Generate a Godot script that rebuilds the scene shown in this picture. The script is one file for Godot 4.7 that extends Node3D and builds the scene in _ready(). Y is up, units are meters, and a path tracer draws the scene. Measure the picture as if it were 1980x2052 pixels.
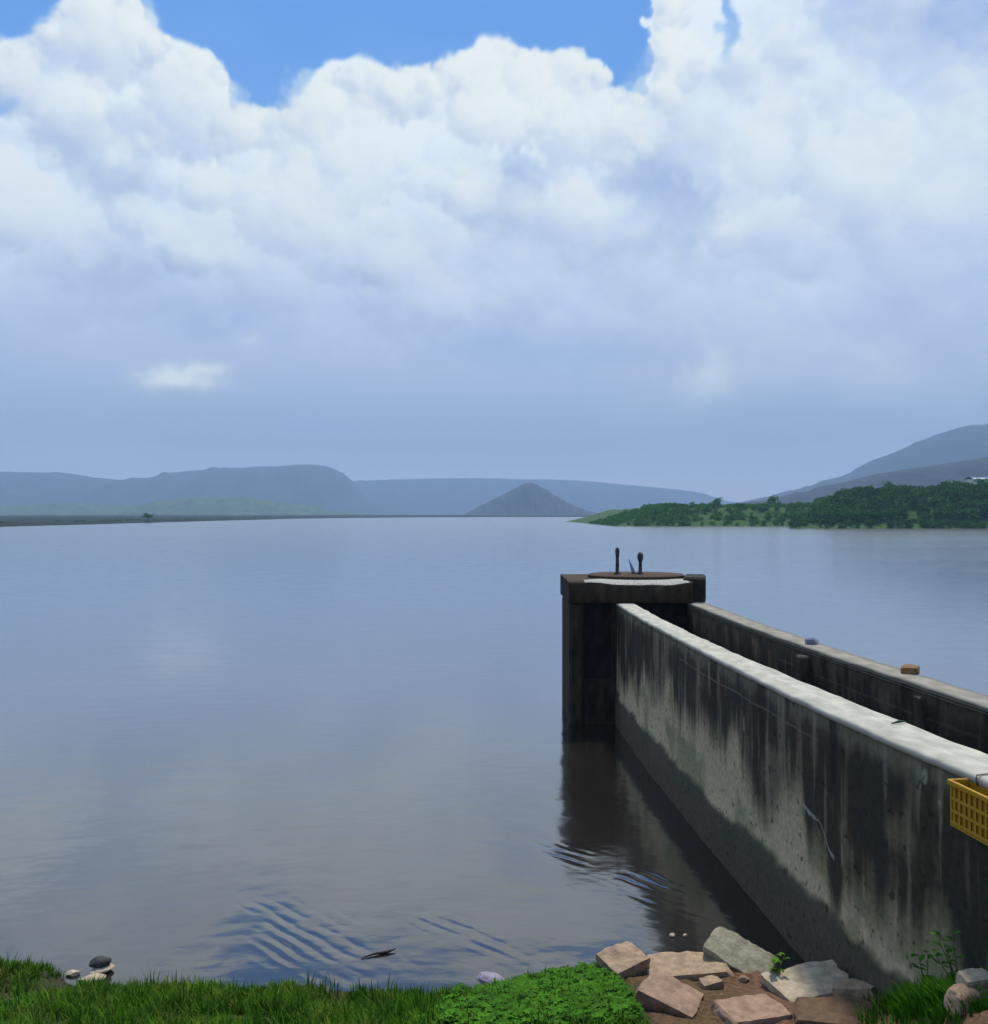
extends Node3D
# A reservoir seen from its bank: y up, metres, water level y = 0, looking along -z.
# "d" below is the distance ahead of the bank's top (d = -z).

var rng := RandomNumberGenerator.new()
var na := FastNoiseLite.new()
var nb := FastNoiseLite.new()
var nc := FastNoiseLite.new()
var taken := {}

# ------------------------------------------------------------------ helpers
func numbered(called: String) -> String:
	var n: int = taken.get(called, 0)
	taken[called] = n + 1
	return called if n == 0 else "%s_%03d" % [called, n]

func tag(o: Node3D, label: String, category: String, group := "", kind := "") -> Node3D:
	if label: o.set_meta("label", label)
	if category: o.set_meta("category", category)
	if group: o.set_meta("group", group)
	if kind: o.set_meta("kind", kind)
	return o

func thing(called: String, label: String, category: String, at := Vector3.ZERO, turn := 0.0, group := "") -> Node3D:
	var o := Node3D.new()
	o.name = numbered(called)
	add_child(o)
	o.position = at
	o.rotation.y = turn
	tag(o, label, category, group)
	return o

func part(called: String, mesh: Mesh, m: Material, parent: Node3D) -> MeshInstance3D:
	var o := MeshInstance3D.new()
	o.name = called
	o.mesh = mesh
	o.material_override = m
	o.cast_shadow = GeometryInstance3D.SHADOW_CASTING_SETTING_ON
	parent.add_child(o, true)
	return o

func struct(called: String, mesh: Mesh, m: Material, label: String, category: String) -> MeshInstance3D:
	var o := part(numbered(called), mesh, m, self)
	tag(o, label, category, "", "structure")
	return o

func one(called: String, mesh: Mesh, m: Material, label: String, category: String, at := Vector3.ZERO, rot := Vector3.ZERO, group := "") -> MeshInstance3D:
	var o := part(numbered(called), mesh, m, self)
	o.position = at
	o.rotation = rot
	tag(o, label, category, group)
	return o

func scatter(called: String, mesh: Mesh, m: Material, xf: Array, cols: Array, parent: Node3D) -> MultiMeshInstance3D:
	var mm := MultiMesh.new()
	mm.transform_format = MultiMesh.TRANSFORM_3D
	mm.use_colors = true
	mm.mesh = mesh
	mm.instance_count = xf.size()
	for i in xf.size():
		mm.set_instance_transform(i, xf[i])
		mm.set_instance_color(i, cols[i])
	var o := MultiMeshInstance3D.new()
	o.name = called
	o.multimesh = mm
	o.material_override = m
	parent.add_child(o, true)
	return o

func lin(r: float, g: float, b: float) -> Color:
	return Color(r, g, b).linear_to_srgb()

func mat(c: Color, rough := 0.85, tex: Texture2D = null) -> StandardMaterial3D:
	var m := StandardMaterial3D.new()
	m.albedo_color = c
	m.roughness = rough
	m.albedo_texture = tex
	m.metallic_specular = 0.3
	m.cull_mode = BaseMaterial3D.CULL_DISABLED
	return m

func begin() -> SurfaceTool:
	var st := SurfaceTool.new()
	st.begin(Mesh.PRIMITIVE_TRIANGLES)
	return st

func quad(st: SurfaceTool, a: Vector3, b: Vector3, c: Vector3, e: Vector3) -> void:
	st.add_vertex(a); st.add_vertex(b); st.add_vertex(c)
	st.add_vertex(a); st.add_vertex(c); st.add_vertex(e)

# A grid of points (rows of columns) as one smooth sheet, with uvs and colours.
func sheet(pts: Array, uvs: Array, cols: Array, flip := false) -> ArrayMesh:
	var rows: int = pts.size()
	var n: int = pts[0].size()
	var v := PackedVector3Array()
	var u := PackedVector2Array()
	var c := PackedColorArray()
	for r in rows:
		v.append_array(pts[r])
		if uvs: u.append_array(uvs[r])
		if cols: c.append_array(cols[r])
	var idx := PackedInt32Array()
	for r in rows - 1:
		for k in n - 1:
			var a := r * n + k
			if flip:
				idx.append_array([a, a + n, a + 1, a + 1, a + n, a + n + 1])
			else:
				idx.append_array([a, a + 1, a + n, a + 1, a + n + 1, a + n])
	var arr := []
	arr.resize(Mesh.ARRAY_MAX)
	arr[Mesh.ARRAY_VERTEX] = v
	if uvs: arr[Mesh.ARRAY_TEX_UV] = u
	if cols: arr[Mesh.ARRAY_COLOR] = c
	arr[Mesh.ARRAY_INDEX] = idx
	var am := ArrayMesh.new()
	am.add_surface_from_arrays(Mesh.PRIMITIVE_TRIANGLES, arr)
	var st := SurfaceTool.new()
	st.create_from(am, 0)
	st.generate_normals()
	return st.commit()

# A bevelled box from a to b, added to st (flat faces, chamfer c).
func box(st: SurfaceTool, a: Vector3, b: Vector3, c := 0.01, t := Transform3D()) -> void:
	var mid := (a + b) * 0.5
	var h := (b - a) * 0.5
	c = minf(c, minf(h.x, minf(h.y, h.z)) * 0.6)
	var axes := [Vector3(1, 0, 0), Vector3(0, 1, 0), Vector3(0, 0, 1)]
	st.set_smooth_group(-1)
	var P := func(sx: float, sy: float, sz: float, k: int) -> Vector3:
		var p := Vector3(sx * (h.x - (c if k != 0 else 0.0)), sy * (h.y - (c if k != 1 else 0.0)), sz * (h.z - (c if k != 2 else 0.0)))
		return t * (mid + p)
	for k in 3:
		for s in [-1.0, 1.0]:
			var q := []
			for w in [[-1.0, -1.0], [1.0, -1.0], [1.0, 1.0], [-1.0, 1.0]]:
				var sg := [0.0, 0.0, 0.0]
				sg[k] = s
				sg[(k + 1) % 3] = w[0]
				sg[(k + 2) % 3] = w[1]
				q.append(P.call(sg[0], sg[1], sg[2], k))
			if s > 0: quad(st, q[3], q[2], q[1], q[0])
			else: quad(st, q[0], q[1], q[2], q[3])
	for k in 3:  # edges along axis k
		var i := (k + 1) % 3
		var j := (k + 2) % 3
		for si in [-1.0, 1.0]:
			for sj in [-1.0, 1.0]:
				var lo := [0.0, 0.0, 0.0]
				lo[k] = -1.0; lo[i] = si; lo[j] = sj
				var hi := lo.duplicate()
				hi[k] = 1.0
				var p0: Vector3 = P.call(lo[0], lo[1], lo[2], i)
				var p1: Vector3 = P.call(hi[0], hi[1], hi[2], i)
				var p2: Vector3 = P.call(hi[0], hi[1], hi[2], j)
				var p3: Vector3 = P.call(lo[0], lo[1], lo[2], j)
				if si * sj > 0: quad(st, p0, p1, p2, p3)
				else: quad(st, p3, p2, p1, p0)
	for sx in [-1.0, 1.0]:
		for sy in [-1.0, 1.0]:
			for sz in [-1.0, 1.0]:
				var p0: Vector3 = P.call(sx, sy, sz, 0)
				var p1: Vector3 = P.call(sx, sy, sz, 1)
				var p2: Vector3 = P.call(sx, sy, sz, 2)
				if sx * sy * sz > 0:
					st.add_vertex(p0); st.add_vertex(p2); st.add_vertex(p1)
				else:
					st.add_vertex(p0); st.add_vertex(p1); st.add_vertex(p2)

func done(st: SurfaceTool) -> ArrayMesh:
	st.generate_normals()
	return st.commit()

# A tapered tube through points.
func tube(st: SurfaceTool, pts: Array, radii: Array, sides := 8) -> void:
	st.set_smooth_group(1)
	var rings := []
	for i in pts.size():
		var t: Vector3 = (pts[mini(i + 1, pts.size() - 1)] - pts[maxi(i - 1, 0)]).normalized()
		var s := t.cross(Vector3(0.31, 0.2, 0.93)).normalized()
		var w := s.cross(t)
		var ring := []
		for k in sides:
			var a := TAU * k / sides
			ring.append(pts[i] + (s * cos(a) + w * sin(a)) * radii[i])
		rings.append(ring)
	for i in pts.size() - 1:
		for k in sides:
			var k2 := (k + 1) % sides
			quad(st, rings[i][k], rings[i + 1][k], rings[i + 1][k2], rings[i][k2])
	for k in sides:
		var k2 := (k + 1) % sides
		st.add_vertex(pts[0]); st.add_vertex(rings[0][k]); st.add_vertex(rings[0][k2])
		st.add_vertex(pts[-1]); st.add_vertex(rings[-1][k2]); st.add_vertex(rings[-1][k])

# An angular stone: a sphere cut by random planes and roughened. size = half extents.
func stone_mesh(sd: int, size: Vector3, cuts := 14, rough := 0.05, boxy := 0.0) -> ArrayMesh:
	var r := RandomNumberGenerator.new()
	r.seed = sd
	var planes := []
	for i in cuts:
		var n := Vector3(r.randf_range(-1, 1), r.randf_range(-1, 1), r.randf_range(-1, 1)).normalized()
		planes.append([n, r.randf_range(0.72, 0.98)])
	if boxy > 0.0:
		for ax in [Vector3(1, 0, 0), Vector3(0, 1, 0), Vector3(0, 0, 1)]:
			for s in [-1.0, 1.0]:
				var tilt := Vector3(r.randf_range(-1, 1), r.randf_range(-1, 1), r.randf_range(-1, 1)) * 0.12
				planes.append([(ax * s + tilt).normalized(), r.randf_range(0.54, 0.62)])
	var rows := []
	var uv := []
	var N := 44
	var M := 72
	for i in N + 1:
		var row := PackedVector3Array()
		var ur := PackedVector2Array()
		var th := PI * i / N
		for k in M + 1:
			var ph := TAU * (k % M) / M
			var dir := Vector3(sin(th) * cos(ph), cos(th), sin(th) * sin(ph))
			var rad := 1.0
			for p in planes:
				var q: float = dir.dot(p[0])
				if q > 0.05: rad = minf(rad, p[1] / q)
			rad *= 1.0 + rough * nb.get_noise_3dv((dir + Vector3(sd, 0, 0)) * 60.0) + rough * 0.5 * nb.get_noise_3dv((dir + Vector3(0, sd, 0)) * 190.0)
			row.append(dir * rad * size)
			ur.append(Vector2(float(k) / M, float(i) / N))
		rows.append(row)
		uv.append(ur)
	return sheet(rows, uv, [])

# A broken block: a box with its corners knocked about, rough faces and worn edges.
func chunk_mesh(sd: int, size: Vector3) -> ArrayMesh:
	var r := RandomNumberGenerator.new()
	r.seed = sd
	var c := []
	for i in 8:
		c.append(Vector3(1.0 if i & 1 else -1.0, 1.0 if i & 2 else -1.0, 1.0 if i & 4 else -1.0) * Vector3(r.randf_range(0.72, 1.08), r.randf_range(0.62, 1.12), r.randf_range(0.72, 1.08)))
	var st := begin()
	var n := 16
	for f in 6:
		st.set_smooth_group(f + 1)
		var ax := f / 2
		var s := f % 2
		var grid := []
		for i in n + 1:
			var row := []
			for j in n + 1:
				var q := [0.0, 0.0, 0.0]
				q[ax] = float(s)
				q[(ax + 1) % 3] = float(i) / n
				q[(ax + 2) % 3] = float(j) / n
				var p := Vector3.ZERO
				for k in 8:
					p += c[k] * (q[0] if k & 1 else 1.0 - q[0]) * (q[1] if k & 2 else 1.0 - q[1]) * (q[2] if k & 4 else 1.0 - q[2])
				# wear the edges and corners, then roughen
				var m := p.length()
				var worn := 1.0 - 0.10 * maxf(m - 1.12, 0.0) / 0.5
				p *= worn
				p *= size
				var h := nb.get_noise_3dv((p / size.length() + Vector3(sd, 0, 0)) * 40.0) * 0.15 + nb.get_noise_3dv((p / size.length() + Vector3(0, sd, 0)) * 150.0) * 0.07
				p += p.normalized() * h * size.length() * 0.55
				row.append(p)
			grid.append(row)
		for i in n:
			for j in n:
				if s == 1: quad(st, grid[i][j], grid[i][j + 1], grid[i + 1][j + 1], grid[i + 1][j])
				else: quad(st, grid[i][j], grid[i + 1][j], grid[i + 1][j + 1], grid[i][j + 1])
	return done(st)

func curve(t: Array, x: float) -> float:   # piecewise cubic through [x, y] pairs
	var n := t.size()
	if x <= t[0][0]: return t[0][1]
	if x >= t[n - 1][0]: return t[n - 1][1]
	var i := 0
	while t[i + 1][0] < x: i += 1
	var f: float = (x - t[i][0]) / (t[i + 1][0] - t[i][0])
	var y0: float = t[maxi(i - 1, 0)][1]
	var y1: float = t[i][1]
	var y2: float = t[i + 1][1]
	var y3: float = t[mini(i + 2, n - 1)][1]
	var c := cubic_interpolate(y1, y2, y0, y3, f)
	return clampf(c, minf(y1, y2) - absf(y2 - y1) * 0.15, maxf(y1, y2) + absf(y2 - y1) * 0.15)

func poly(t: Array, x: float) -> float:    # piecewise linear
	var n := t.size()
	if x <= t[0][0]: return t[0][1]
	for i in n - 1:
		if x <= t[i + 1][0]:
			return lerpf(t[i][1], t[i + 1][1], (x - t[i][0]) / maxf(t[i + 1][0] - t[i][0], 1e-6))
	return t[n - 1][1]

func noise_tex(freq: float, size: int, sd: int, octaves := 4, normal := false, bump := 4.0, lo := 0.0, hi := 1.0) -> NoiseTexture2D:
	var t := NoiseTexture2D.new()
	var n := FastNoiseLite.new()
	n.noise_type = FastNoiseLite.TYPE_SIMPLEX_SMOOTH
	n.seed = sd
	n.frequency = freq
	n.fractal_octaves = octaves
	t.noise = n
	t.width = size
	t.height = size
	t.seamless = true
	t.as_normal_map = normal
	t.bump_strength = bump
	if not normal:
		var g := Gradient.new()
		g.set_color(0, Color(lo, lo, lo))
		g.set_color(1, Color(hi, hi, hi))
		t.color_ramp = g
	return t

# ------------------------------------------------------------------ the sky
# Outline of the cumulus tops: azimuth (degrees right of straight ahead) and elevation.
var tops := [[-60, 24], [-50, 29], [-40, 25], [-34, 20], [-30, 24.5], [-26.7, 23.2], [-25.4, 23.6], [-24.6, 24.4], [-23.4, 26.0], [-21.6, 27.0], [-20.0, 26.6], [-19.6, 25.2],
	[-18.1, 24.6], [-16.1, 24.4], [-15.3, 23.5], [-15.0, 21.9], [-11.6, 22.0], [-10.7, 23.2], [-9.2, 24.3], [-7.7, 24.6], [-6.2, 24.3], [-4.4, 24.6], [-2.3, 24.9], [-0.8, 25.7],
	[0.4, 25.9], [1.7, 25.4], [3.5, 25.1], [4.2, 25.4], [5.6, 24.9], [6.5, 24.4], [6.7, 23.5], [8.3, 23.0], [8.9, 24.2], [9.2, 26.5], [9.35, 33.0], [12.0, 38.0], [20, 46], [30, 52], [45, 44], [60, 30], [75, 26]]
# Soft lumps inside the clouds: azimuth, elevation, half widths, and how much lighter (+) or greyer (-).
var lumps := [
	[-26.5, 17.5, 3.0, 2.0, 0.55], [-25.0, 15.6, 2.6, 2.0, 0.45], [-24.2, 23.0, 2.4, 1.0, -0.4], [-22.0, 21.6, 2.4, 0.9, 0.3], [-21.0, 19.3, 1.2, 1.2, 0.3], [-20.6, 17.2, 2.2, 1.6, -0.75],
	[-23.6, 19.0, 2.0, 1.6, -0.45], [-19.6, 20.0, 2.6, 1.8, -0.5], [-17.2, 18.6, 2.2, 1.5, 0.35], [-20.7, 16.5, 1.5, 0.8, 0.55], [-18.6, 15.6, 2.2, 0.8, 0.5], [-17.0, 14.6, 2.2, 1.0, 0.55],
	[-18.6, 7.45, 1.5, 0.55, 0.8], [-17.4, 7.95, 1.3, 0.6, 0.75], [-15.7, 8.1, 1.3, 0.5, 0.7], [-16.4, 7.3, 1.8, 0.4, 0.5], [-20.0, 13.2, 3.0, 1.6, -0.5], [-16.0, 11.2, 4.0, 1.8, -0.45], [-10.0, 17.5, 5.0, 3.2, 0.5], [-8.5, 13.7, 1.4, 0.7, -0.35], [-6.0, 14.4, 3.0, 0.9, 0.35],
	[-4.0, 12.3, 2.2, 1.4, 0.4], [-1.0, 12.6, 2.6, 1.2, 0.45], [1.6, 19.0, 1.8, 1.2, -0.85], [0.3, 16.4, 2.2, 0.9, -0.4], [-1.2, 18.6, 1.2, 0.9, 0.3], [0.5, 22.5, 5.0, 2.4, 0.55],
	[5.0, 17.6, 2.2, 1.0, 0.35], [9.8, 18.5, 2.6, 1.7, -0.9], [10.0, 15.5, 3.2, 1.5, -0.55], [13.4, 15.9, 1.3, 0.7, 0.7], [16.0, 20.6, 2.4, 2.0, 0.3], [17.2, 20.3, 0.7, 1.5, -0.45],
	[11.0, 25.0, 1.8, 1.6, 0.25], [13.0, 23.6, 2.2, 1.0, -0.35], [17.0, 23.6, 1.0, 0.5, -0.4], [20.5, 18.6, 3.4, 1.4, 0.5], [24.5, 16.6, 2.4, 1.4, 0.45], [20.0, 25.6, 5.0, 1.6, -0.45], [25.5, 25.0, 3.0, 3.0, -0.3],
	[3.0, 9.4, 6.0, 1.6, -0.5], [12.0, 8.2, 1.6, 1.6, 0.45], [-12.0, 5.2, 9.0, 1.0, -0.35], [18.0, 5.0, 6.0, 1.0, -0.25], [-7.0, 9.8, 3.0, 1.2, 0.25], [-13.7, 9.6, 1.0, 1.0, 0.35], [-25.0, 8.0, 4.0, 1.4, -0.2]]
var body := [[0.0, Vector3(0.93, 0.88, 0.885)], [2.0, Vector3(0.86, 0.84, 0.88)], [4.0, Vector3(0.62, 0.675, 0.77)], [5.6, Vector3(0.61, 0.685, 0.79)], [8.5, Vector3(0.69, 0.745, 0.845)],
	[12.0, Vector3(0.72, 0.785, 0.885)], [16.0, Vector3(0.80, 0.855, 0.905)], [20.0, Vector3(0.835, 0.885, 0.92)], [26.0, Vector3(0.85, 0.895, 0.93)], [45.0, Vector3(0.80, 0.845, 0.92)], [90.0, Vector3(0.78, 0.82, 0.91)]]

func smooth(a: float, b: float, x: float) -> float:
	var t := clampf((x - a) / (b - a), 0.0, 1.0)
	return t * t * (3.0 - 2.0 * t)

func sky_colour(az: float, el: float, lump := 0.0) -> Color:
	var a := deg_to_rad(az)
	var e := deg_to_rad(el)
	var p := Vector3(sin(a) * cos(e), sin(e), -cos(a) * cos(e)) * 100.0
	var wobble := na.get_noise_3dv(p * 2.6)
	var fine := nb.get_noise_3dv(p * 9.0)
	var soft := na.get_noise_3dv(p * 1.1 + Vector3(77, 0, 0))
	var up := Vector3(0, 1.0, 0)
	var emboss := nc.get_noise_3dv(p) - nc.get_noise_3dv(p + up)
	az += fine * 0.9 * smooth(4.0, 8.0, az) + wobble * 0.6
	var blue := Vector3(0.375, 0.580, 0.850).lerp(Vector3(0.27, 0.47, 0.80), clampf((el - 24.0) / 60.0, 0, 1))
	blue += Vector3(0.05, 0.035, 0.01) * clampf((24.0 - el) / 8.0 + soft, 0, 1)
	# how far inside a cloud this direction is
	var t: float
	if absf(az) > 60.0:
		var far := 24.0 + 16.0 * na.get_noise_3dv(Vector3(p.x, 0, p.z) * 0.8)
		t = lerpf(24.0 if az < 0 else 30.0, far, smooth(60.0, 80.0, absf(az)))
	else:
		t = poly(tops, az)
	var edge := t - el + wobble * 0.9 + fine * 0.45
	edge = maxf(edge, (na.get_noise_3dv(p * 0.45 + Vector3(0, 300, 0)) - 0.02) * 16.0 * smooth(29.0, 40.0, el) - 0.5)
	if az < -24.0 and az > -30.0:      # the gap of blue low at the left
		var gx := (az + 27.6) / 1.9
		var gy := (el - 20.7) / 0.9
		edge = minf(edge, (gx * gx + gy * gy - 1.0) * 0.8 + wobble * 0.6 + fine * 0.4)
	var soften := 0.30 + 0.7 * smooth(8.0, 11.0, az)
	var cover := smooth(-soften * 0.6, soften, edge)
	var wisp := smooth(12.8, 13.3, az) * (1.0 - smooth(13.6, 14.3, az)) * smooth(23.4, 25.5, el) * (1.0 - smooth(27.5, 31.0, el))
	cover *= 1.0 - 0.75 * wisp
	# the cloud's own colour
	var c := Vector3.ZERO
	for i in body.size() - 1:
		if el <= body[i + 1][0] or i == body.size() - 2:
			c = body[i][1].lerp(body[i + 1][1], clampf((el - body[i][0]) / (body[i + 1][0] - body[i][0]), 0, 1))
			break
	var depth := smooth(3.0, 12.0, el)
	var v := soft * 0.5 * depth + wobble * 0.25 * depth + emboss * 0.8 * depth + soft * 0.25 * (1.0 - depth)
	v += lump
	v -= 0.40 * smooth(13.0, 24.0, az) * smooth(17.0, 24.0, el)
	v += 0.35 * (1.0 - smooth(0.2, 2.0, edge)) * depth * (1.0 - smooth(8.0, 11.0, az))
	if v > 0.0: c = c.lerp(Vector3(0.885, 0.912, 0.90), clampf(v * 0.9, 0, 1))
	else: c = c.lerp(Vector3(0.595, 0.68, 0.835), clampf(-v * 0.8, 0, 1))
	var out := blue.lerp(c, cover)
	return Color(out.x, out.y, out.z)

# The great heads of the cloud masses: azimuth, elevation, radius, strength.
var great_heads := [[-21.5, 24.2, 2.6, 0.75], [-17.4, 21.3, 3.0, 0.65], [-26.3, 21.6, 1.9, 0.6], [-23.4, 20.4, 2.5, 0.6], [-26.6, 15.9, 3.0, 0.65], [-16.4, 17.8, 1.7, 0.55], [-20.4, 15.9, 1.5, 0.6], [-17.2, 14.4, 2.0, 0.6],
	[-9.0, 20.0, 4.6, 0.55], [-10.5, 22.3, 2.2, 0.5], [0.4, 22.8, 3.4, 0.65], [4.6, 21.6, 3.2, 0.55], [-1.4, 17.6, 1.8, 0.6], [4.2, 17.0, 2.5, 0.55], [-6.2, 14.4, 2.4, 0.55], [-3.2, 12.2, 2.2, 0.6],
	[13.4, 15.5, 1.6, 0.55], [20.0, 18.0, 3.6, 0.45], [10.8, 24.3, 2.0, 0.55], [16.0, 19.8, 3.0, 0.4], [-12.5, 17.0, 3.0, 0.5], [25.0, 15.5, 3.0, 0.4], [8.0, 20.5, 2.6, 0.45]]

# Rounded heads of cumulus, upper ones behind lower ones, each lit from above.
func billows(buf: PackedVector3Array, more: PackedFloat32Array, k: float, x0: int, y0: int) -> void:
	var r := RandomNumberGenerator.new()
	r.seed = 19
	var heads := []
	for i in 430:
		var az := r.randf_range(-34.0, 30.0)
		var t := minf(poly(tops, az), 29.0)
		var f := r.randf()
		var el := lerpf(9.0, t, pow(f, 0.85))
		var rad := lerpf(2.8, 1.3, f) * lerpf(0.28, 1.25, pow(r.randf(), 1.4))
		el = minf(el, t - rad * 0.6)
		if el < 8.5: continue
		var a := 0.30 * r.randf_range(0.4, 1.3) * smooth(8.5, 13.0, el)
		if az > 9.0: a *= 0.62; rad *= 1.3
		heads.append([az, el, rad, a * (1.0 - smooth(27.0, 33.0, absf(az + 2.0)))])
	for i in 300:      # small heads along the upper edge
		var az := -32.0 + 40.6 * (i + r.randf()) / 300.0
		var rad := 0.16 + 1.5 * pow(r.randf(), 2.2)
		heads.append([az, poly(tops, az) - rad * r.randf_range(0.5, 1.15), rad, r.randf_range(0.25, 0.8) * (1.0 - smooth(28.0, 32.0, absf(az)))])
	for i in 60:       # the broken edge of the nearer, hazier cloud at the right
		var el := r.randf_range(22.5, 29.0)
		var rad := r.randf_range(0.4, 1.1)
		heads.append([9.3 + 0.25 * (el - 24.0) * 0.2 + r.randf_range(-0.15, 0.9) + rad * 0.4, el, rad, r.randf_range(0.2, 0.5)])
	heads.append_array(great_heads)
	heads.sort_custom(func(p, q): return p[1] > q[1])
	var light := Vector3(0.38, 0.78, 0.5).normalized()
	for h in heads:
		var cx: float = (h[0] + 180.0) * k - x0
		var cy: float = (90.0 - h[1]) * k - y0
		var rad: float = h[2] * k
		var sq := r.randf_range(0.75, 1.0)
		for y in range(maxi(0, int(cy - rad * 1.15)), mini(352, int(cy + rad * 1.15))):
			var el := 90.0 - (y0 + y) / k
			var low := smooth(9.0, 21.0, el)
			var white := Vector3(0.76, 0.81, 0.885).lerp(Vector3(0.885, 0.908, 0.895), low)
			var grey := Vector3(0.60, 0.67, 0.79).lerp(Vector3(0.665, 0.73, 0.835), low)
			for x in range(maxi(0, int(cx - rad * 1.15)), mini(800, int(cx + rad * 1.15))):
				var dx := (x - cx) / rad
				var dy := (cy - y) / (rad * sq)
				var w := nb.get_noise_2d(x * 3.2 + cx, y * 3.2) * 0.36 + na.get_noise_2d(x * 1.3 + cx, y * 1.3) * 0.30
				var q := dx * dx + dy * dy + w
				if q >= 1.0: continue
				var nz := sqrt(1.0 - maxf(q, 0.0))
				var l := clampf(Vector3(dx, dy, nz).dot(light) * 0.75 + 0.25 + 0.55 * more[y * 800 + x], 0.0, 1.0)
				var a: float = h[3] * smooth(0.0, 0.5, 1.0 - q)
				buf[y * 800 + x] = buf[y * 800 + x].lerp(grey.lerp(white, l * l * (3.0 - 2.0 * l)), a)

func make_sky() -> Texture2D:
	var W := 4096
	var H := 2048
	var low := Image.create_empty(512, 128, false, Image.FORMAT_RGBF)
	for y in 128:
		for x in 512:
			low.set_pixel(x, y, sky_colour((x + 0.5) / 512.0 * 360.0 - 180.0, 90.0 - (y + 0.5) / 128.0 * 90.0).srgb_to_linear())
	low.resize(W, 1024, Image.INTERPOLATE_CUBIC)
	var x0 := W / 2 - 400      # finer where there is most to see: ahead, up to 31 degrees
	var y0 := 1024 - 352
	var fine := Image.create_empty(800, 352, false, Image.FORMAT_RGBF)
	var more := PackedFloat32Array()
	more.resize(800 * 352)
	for l in lumps:
		var cx: float = (l[0] + 180.0) / 360.0 * W - x0
		var cy: float = (90.0 - l[1]) / 90.0 * 1024.0 - y0
		var rx: float = l[2] * W / 360.0
		var ry: float = l[3] * W / 360.0
		for y in range(maxi(0, int(cy - ry * 2.2)), mini(352, int(cy + ry * 2.2))):
			for x in range(maxi(0, int(cx - rx * 2.2)), mini(800, int(cx + rx * 2.2))):
				var w := na.get_noise_2d(x * 0.35, y * 0.35) * 0.55 + nb.get_noise_2d(x * 1.6, y * 1.6) * 0.55
				var dx := (x - cx) / rx + w
				var dy := (y - cy) / ry + w * 0.8
				more[y * 800 + x] += 1.2 * l[4] * exp(-(dx * dx + dy * dy) * 1.3)
	var buf := PackedVector3Array()
	buf.resize(800 * 352)
	for y in 352:
		for x in 800:
			var c := sky_colour((x0 + x + 0.5) / W * 360.0 - 180.0, 90.0 - (y0 + y + 0.5) / 1024.0 * 90.0, more[y * 800 + x])
			buf[y * 800 + x] = Vector3(c.r, c.g, c.b)
	billows(buf, more, W / 360.0, x0, y0)
	for y in 352:
		for x in 800:
			var q := buf[y * 800 + x]
			fine.set_pixel(x, y, Color(q.x, q.y, q.z).srgb_to_linear())
	low.blit_rect(fine, Rect2i(0, 0, 800, 352), Vector2i(x0, y0))
	var all := Image.create_empty(W, H, false, Image.FORMAT_RGBF)
	all.fill(Color(0.93, 0.88, 0.885).srgb_to_linear())
	all.blit_rect(low, Rect2i(W / 2, 0, W / 2, 1024), Vector2i(0, 0))       # straight ahead is column 0
	all.blit_rect(low, Rect2i(0, 0, W / 2, 1024), Vector2i(W / 2, 0))
	return ImageTexture.create_from_image(all)

# ------------------------------------------------------------------ where things run
const TOP := 2.32                # top of both channel walls
var face := [[1.0, 3.40], [4.0, 3.29], [6.23, 3.13], [7.68, 2.94], [8.88, 2.81], [9.98, 2.73], [11.54, 2.625], [13.46, 2.525], [15.6, 2.42], [18.8, 2.34]]

func wall_out(d: float) -> float: return curve(face, d)
func wall_in(d: float) -> float: return wall_out(d) + lerpf(0.42, 0.30, smooth(7.0, 14.0, d))
func far_in(d: float) -> float: return wall_in(d) + 1.04
func far_out(d: float) -> float: return far_in(d) + 0.34

var brink := [[-60.0, 9.6], [-14.0, 9.0], [-4.6, 8.72], [-3.95, 8.66], [-3.6, 8.36], [-2.2, 8.30], [-0.9, 8.24], [-0.2, 8.26], [0.4, 8.42], [0.85, 8.60], [1.1, 8.62], [2.2, 8.50], [2.55, 8.1], [3.0, 8.2], [5.6, 9.0], [12.0, 9.6], [60.0, 11.0]]

func ground(x: float, d: float) -> float:
	var u := poly(brink, x) - d + na.get_noise_2d(x * 22.0, d * 22.0) * 0.10
	if d > 2.5 and x > wall_in(d) - 0.15 and x < far_in(d) + 0.15 and d < 19.0:
		return -0.4
	if u < 0.0: return maxf(u * 0.45, -2.5)
	var ledge := smooth(0.85, 1.15, x) * (1.0 - smooth(2.2, 2.5, x))
	var g := u * 0.34
	g = lerpf(g, minf(u * 1.2, 0.17) + u * 0.09 + maxf(u - 1.7, 0.0) * 0.36, ledge)
	g = lerpf(g, u * 0.47, smooth(2.4, 2.8, x) * (1.0 - smooth(3.5, 6.0, x)))
	g += (nb.get_noise_2d(x * 60.0, d * 60.0) * 0.05 + nb.get_noise_2d(x * 190.0, d * 190.0) * 0.02) * smooth(0.0, 0.4, u)
	var flat := 2.38 + 0.06 * na.get_noise_2d(x * 6.0, d * 6.0)
	return flat if g > flat + 0.3 else (g if g < flat - 0.3 else lerpf(g, flat, smooth(flat - 0.3, flat + 0.3, g)))

func on_ground(x: float, d: float, lift := 0.0) -> Vector3:
	return Vector3(x, ground(x, d) + lift, -d)

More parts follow.
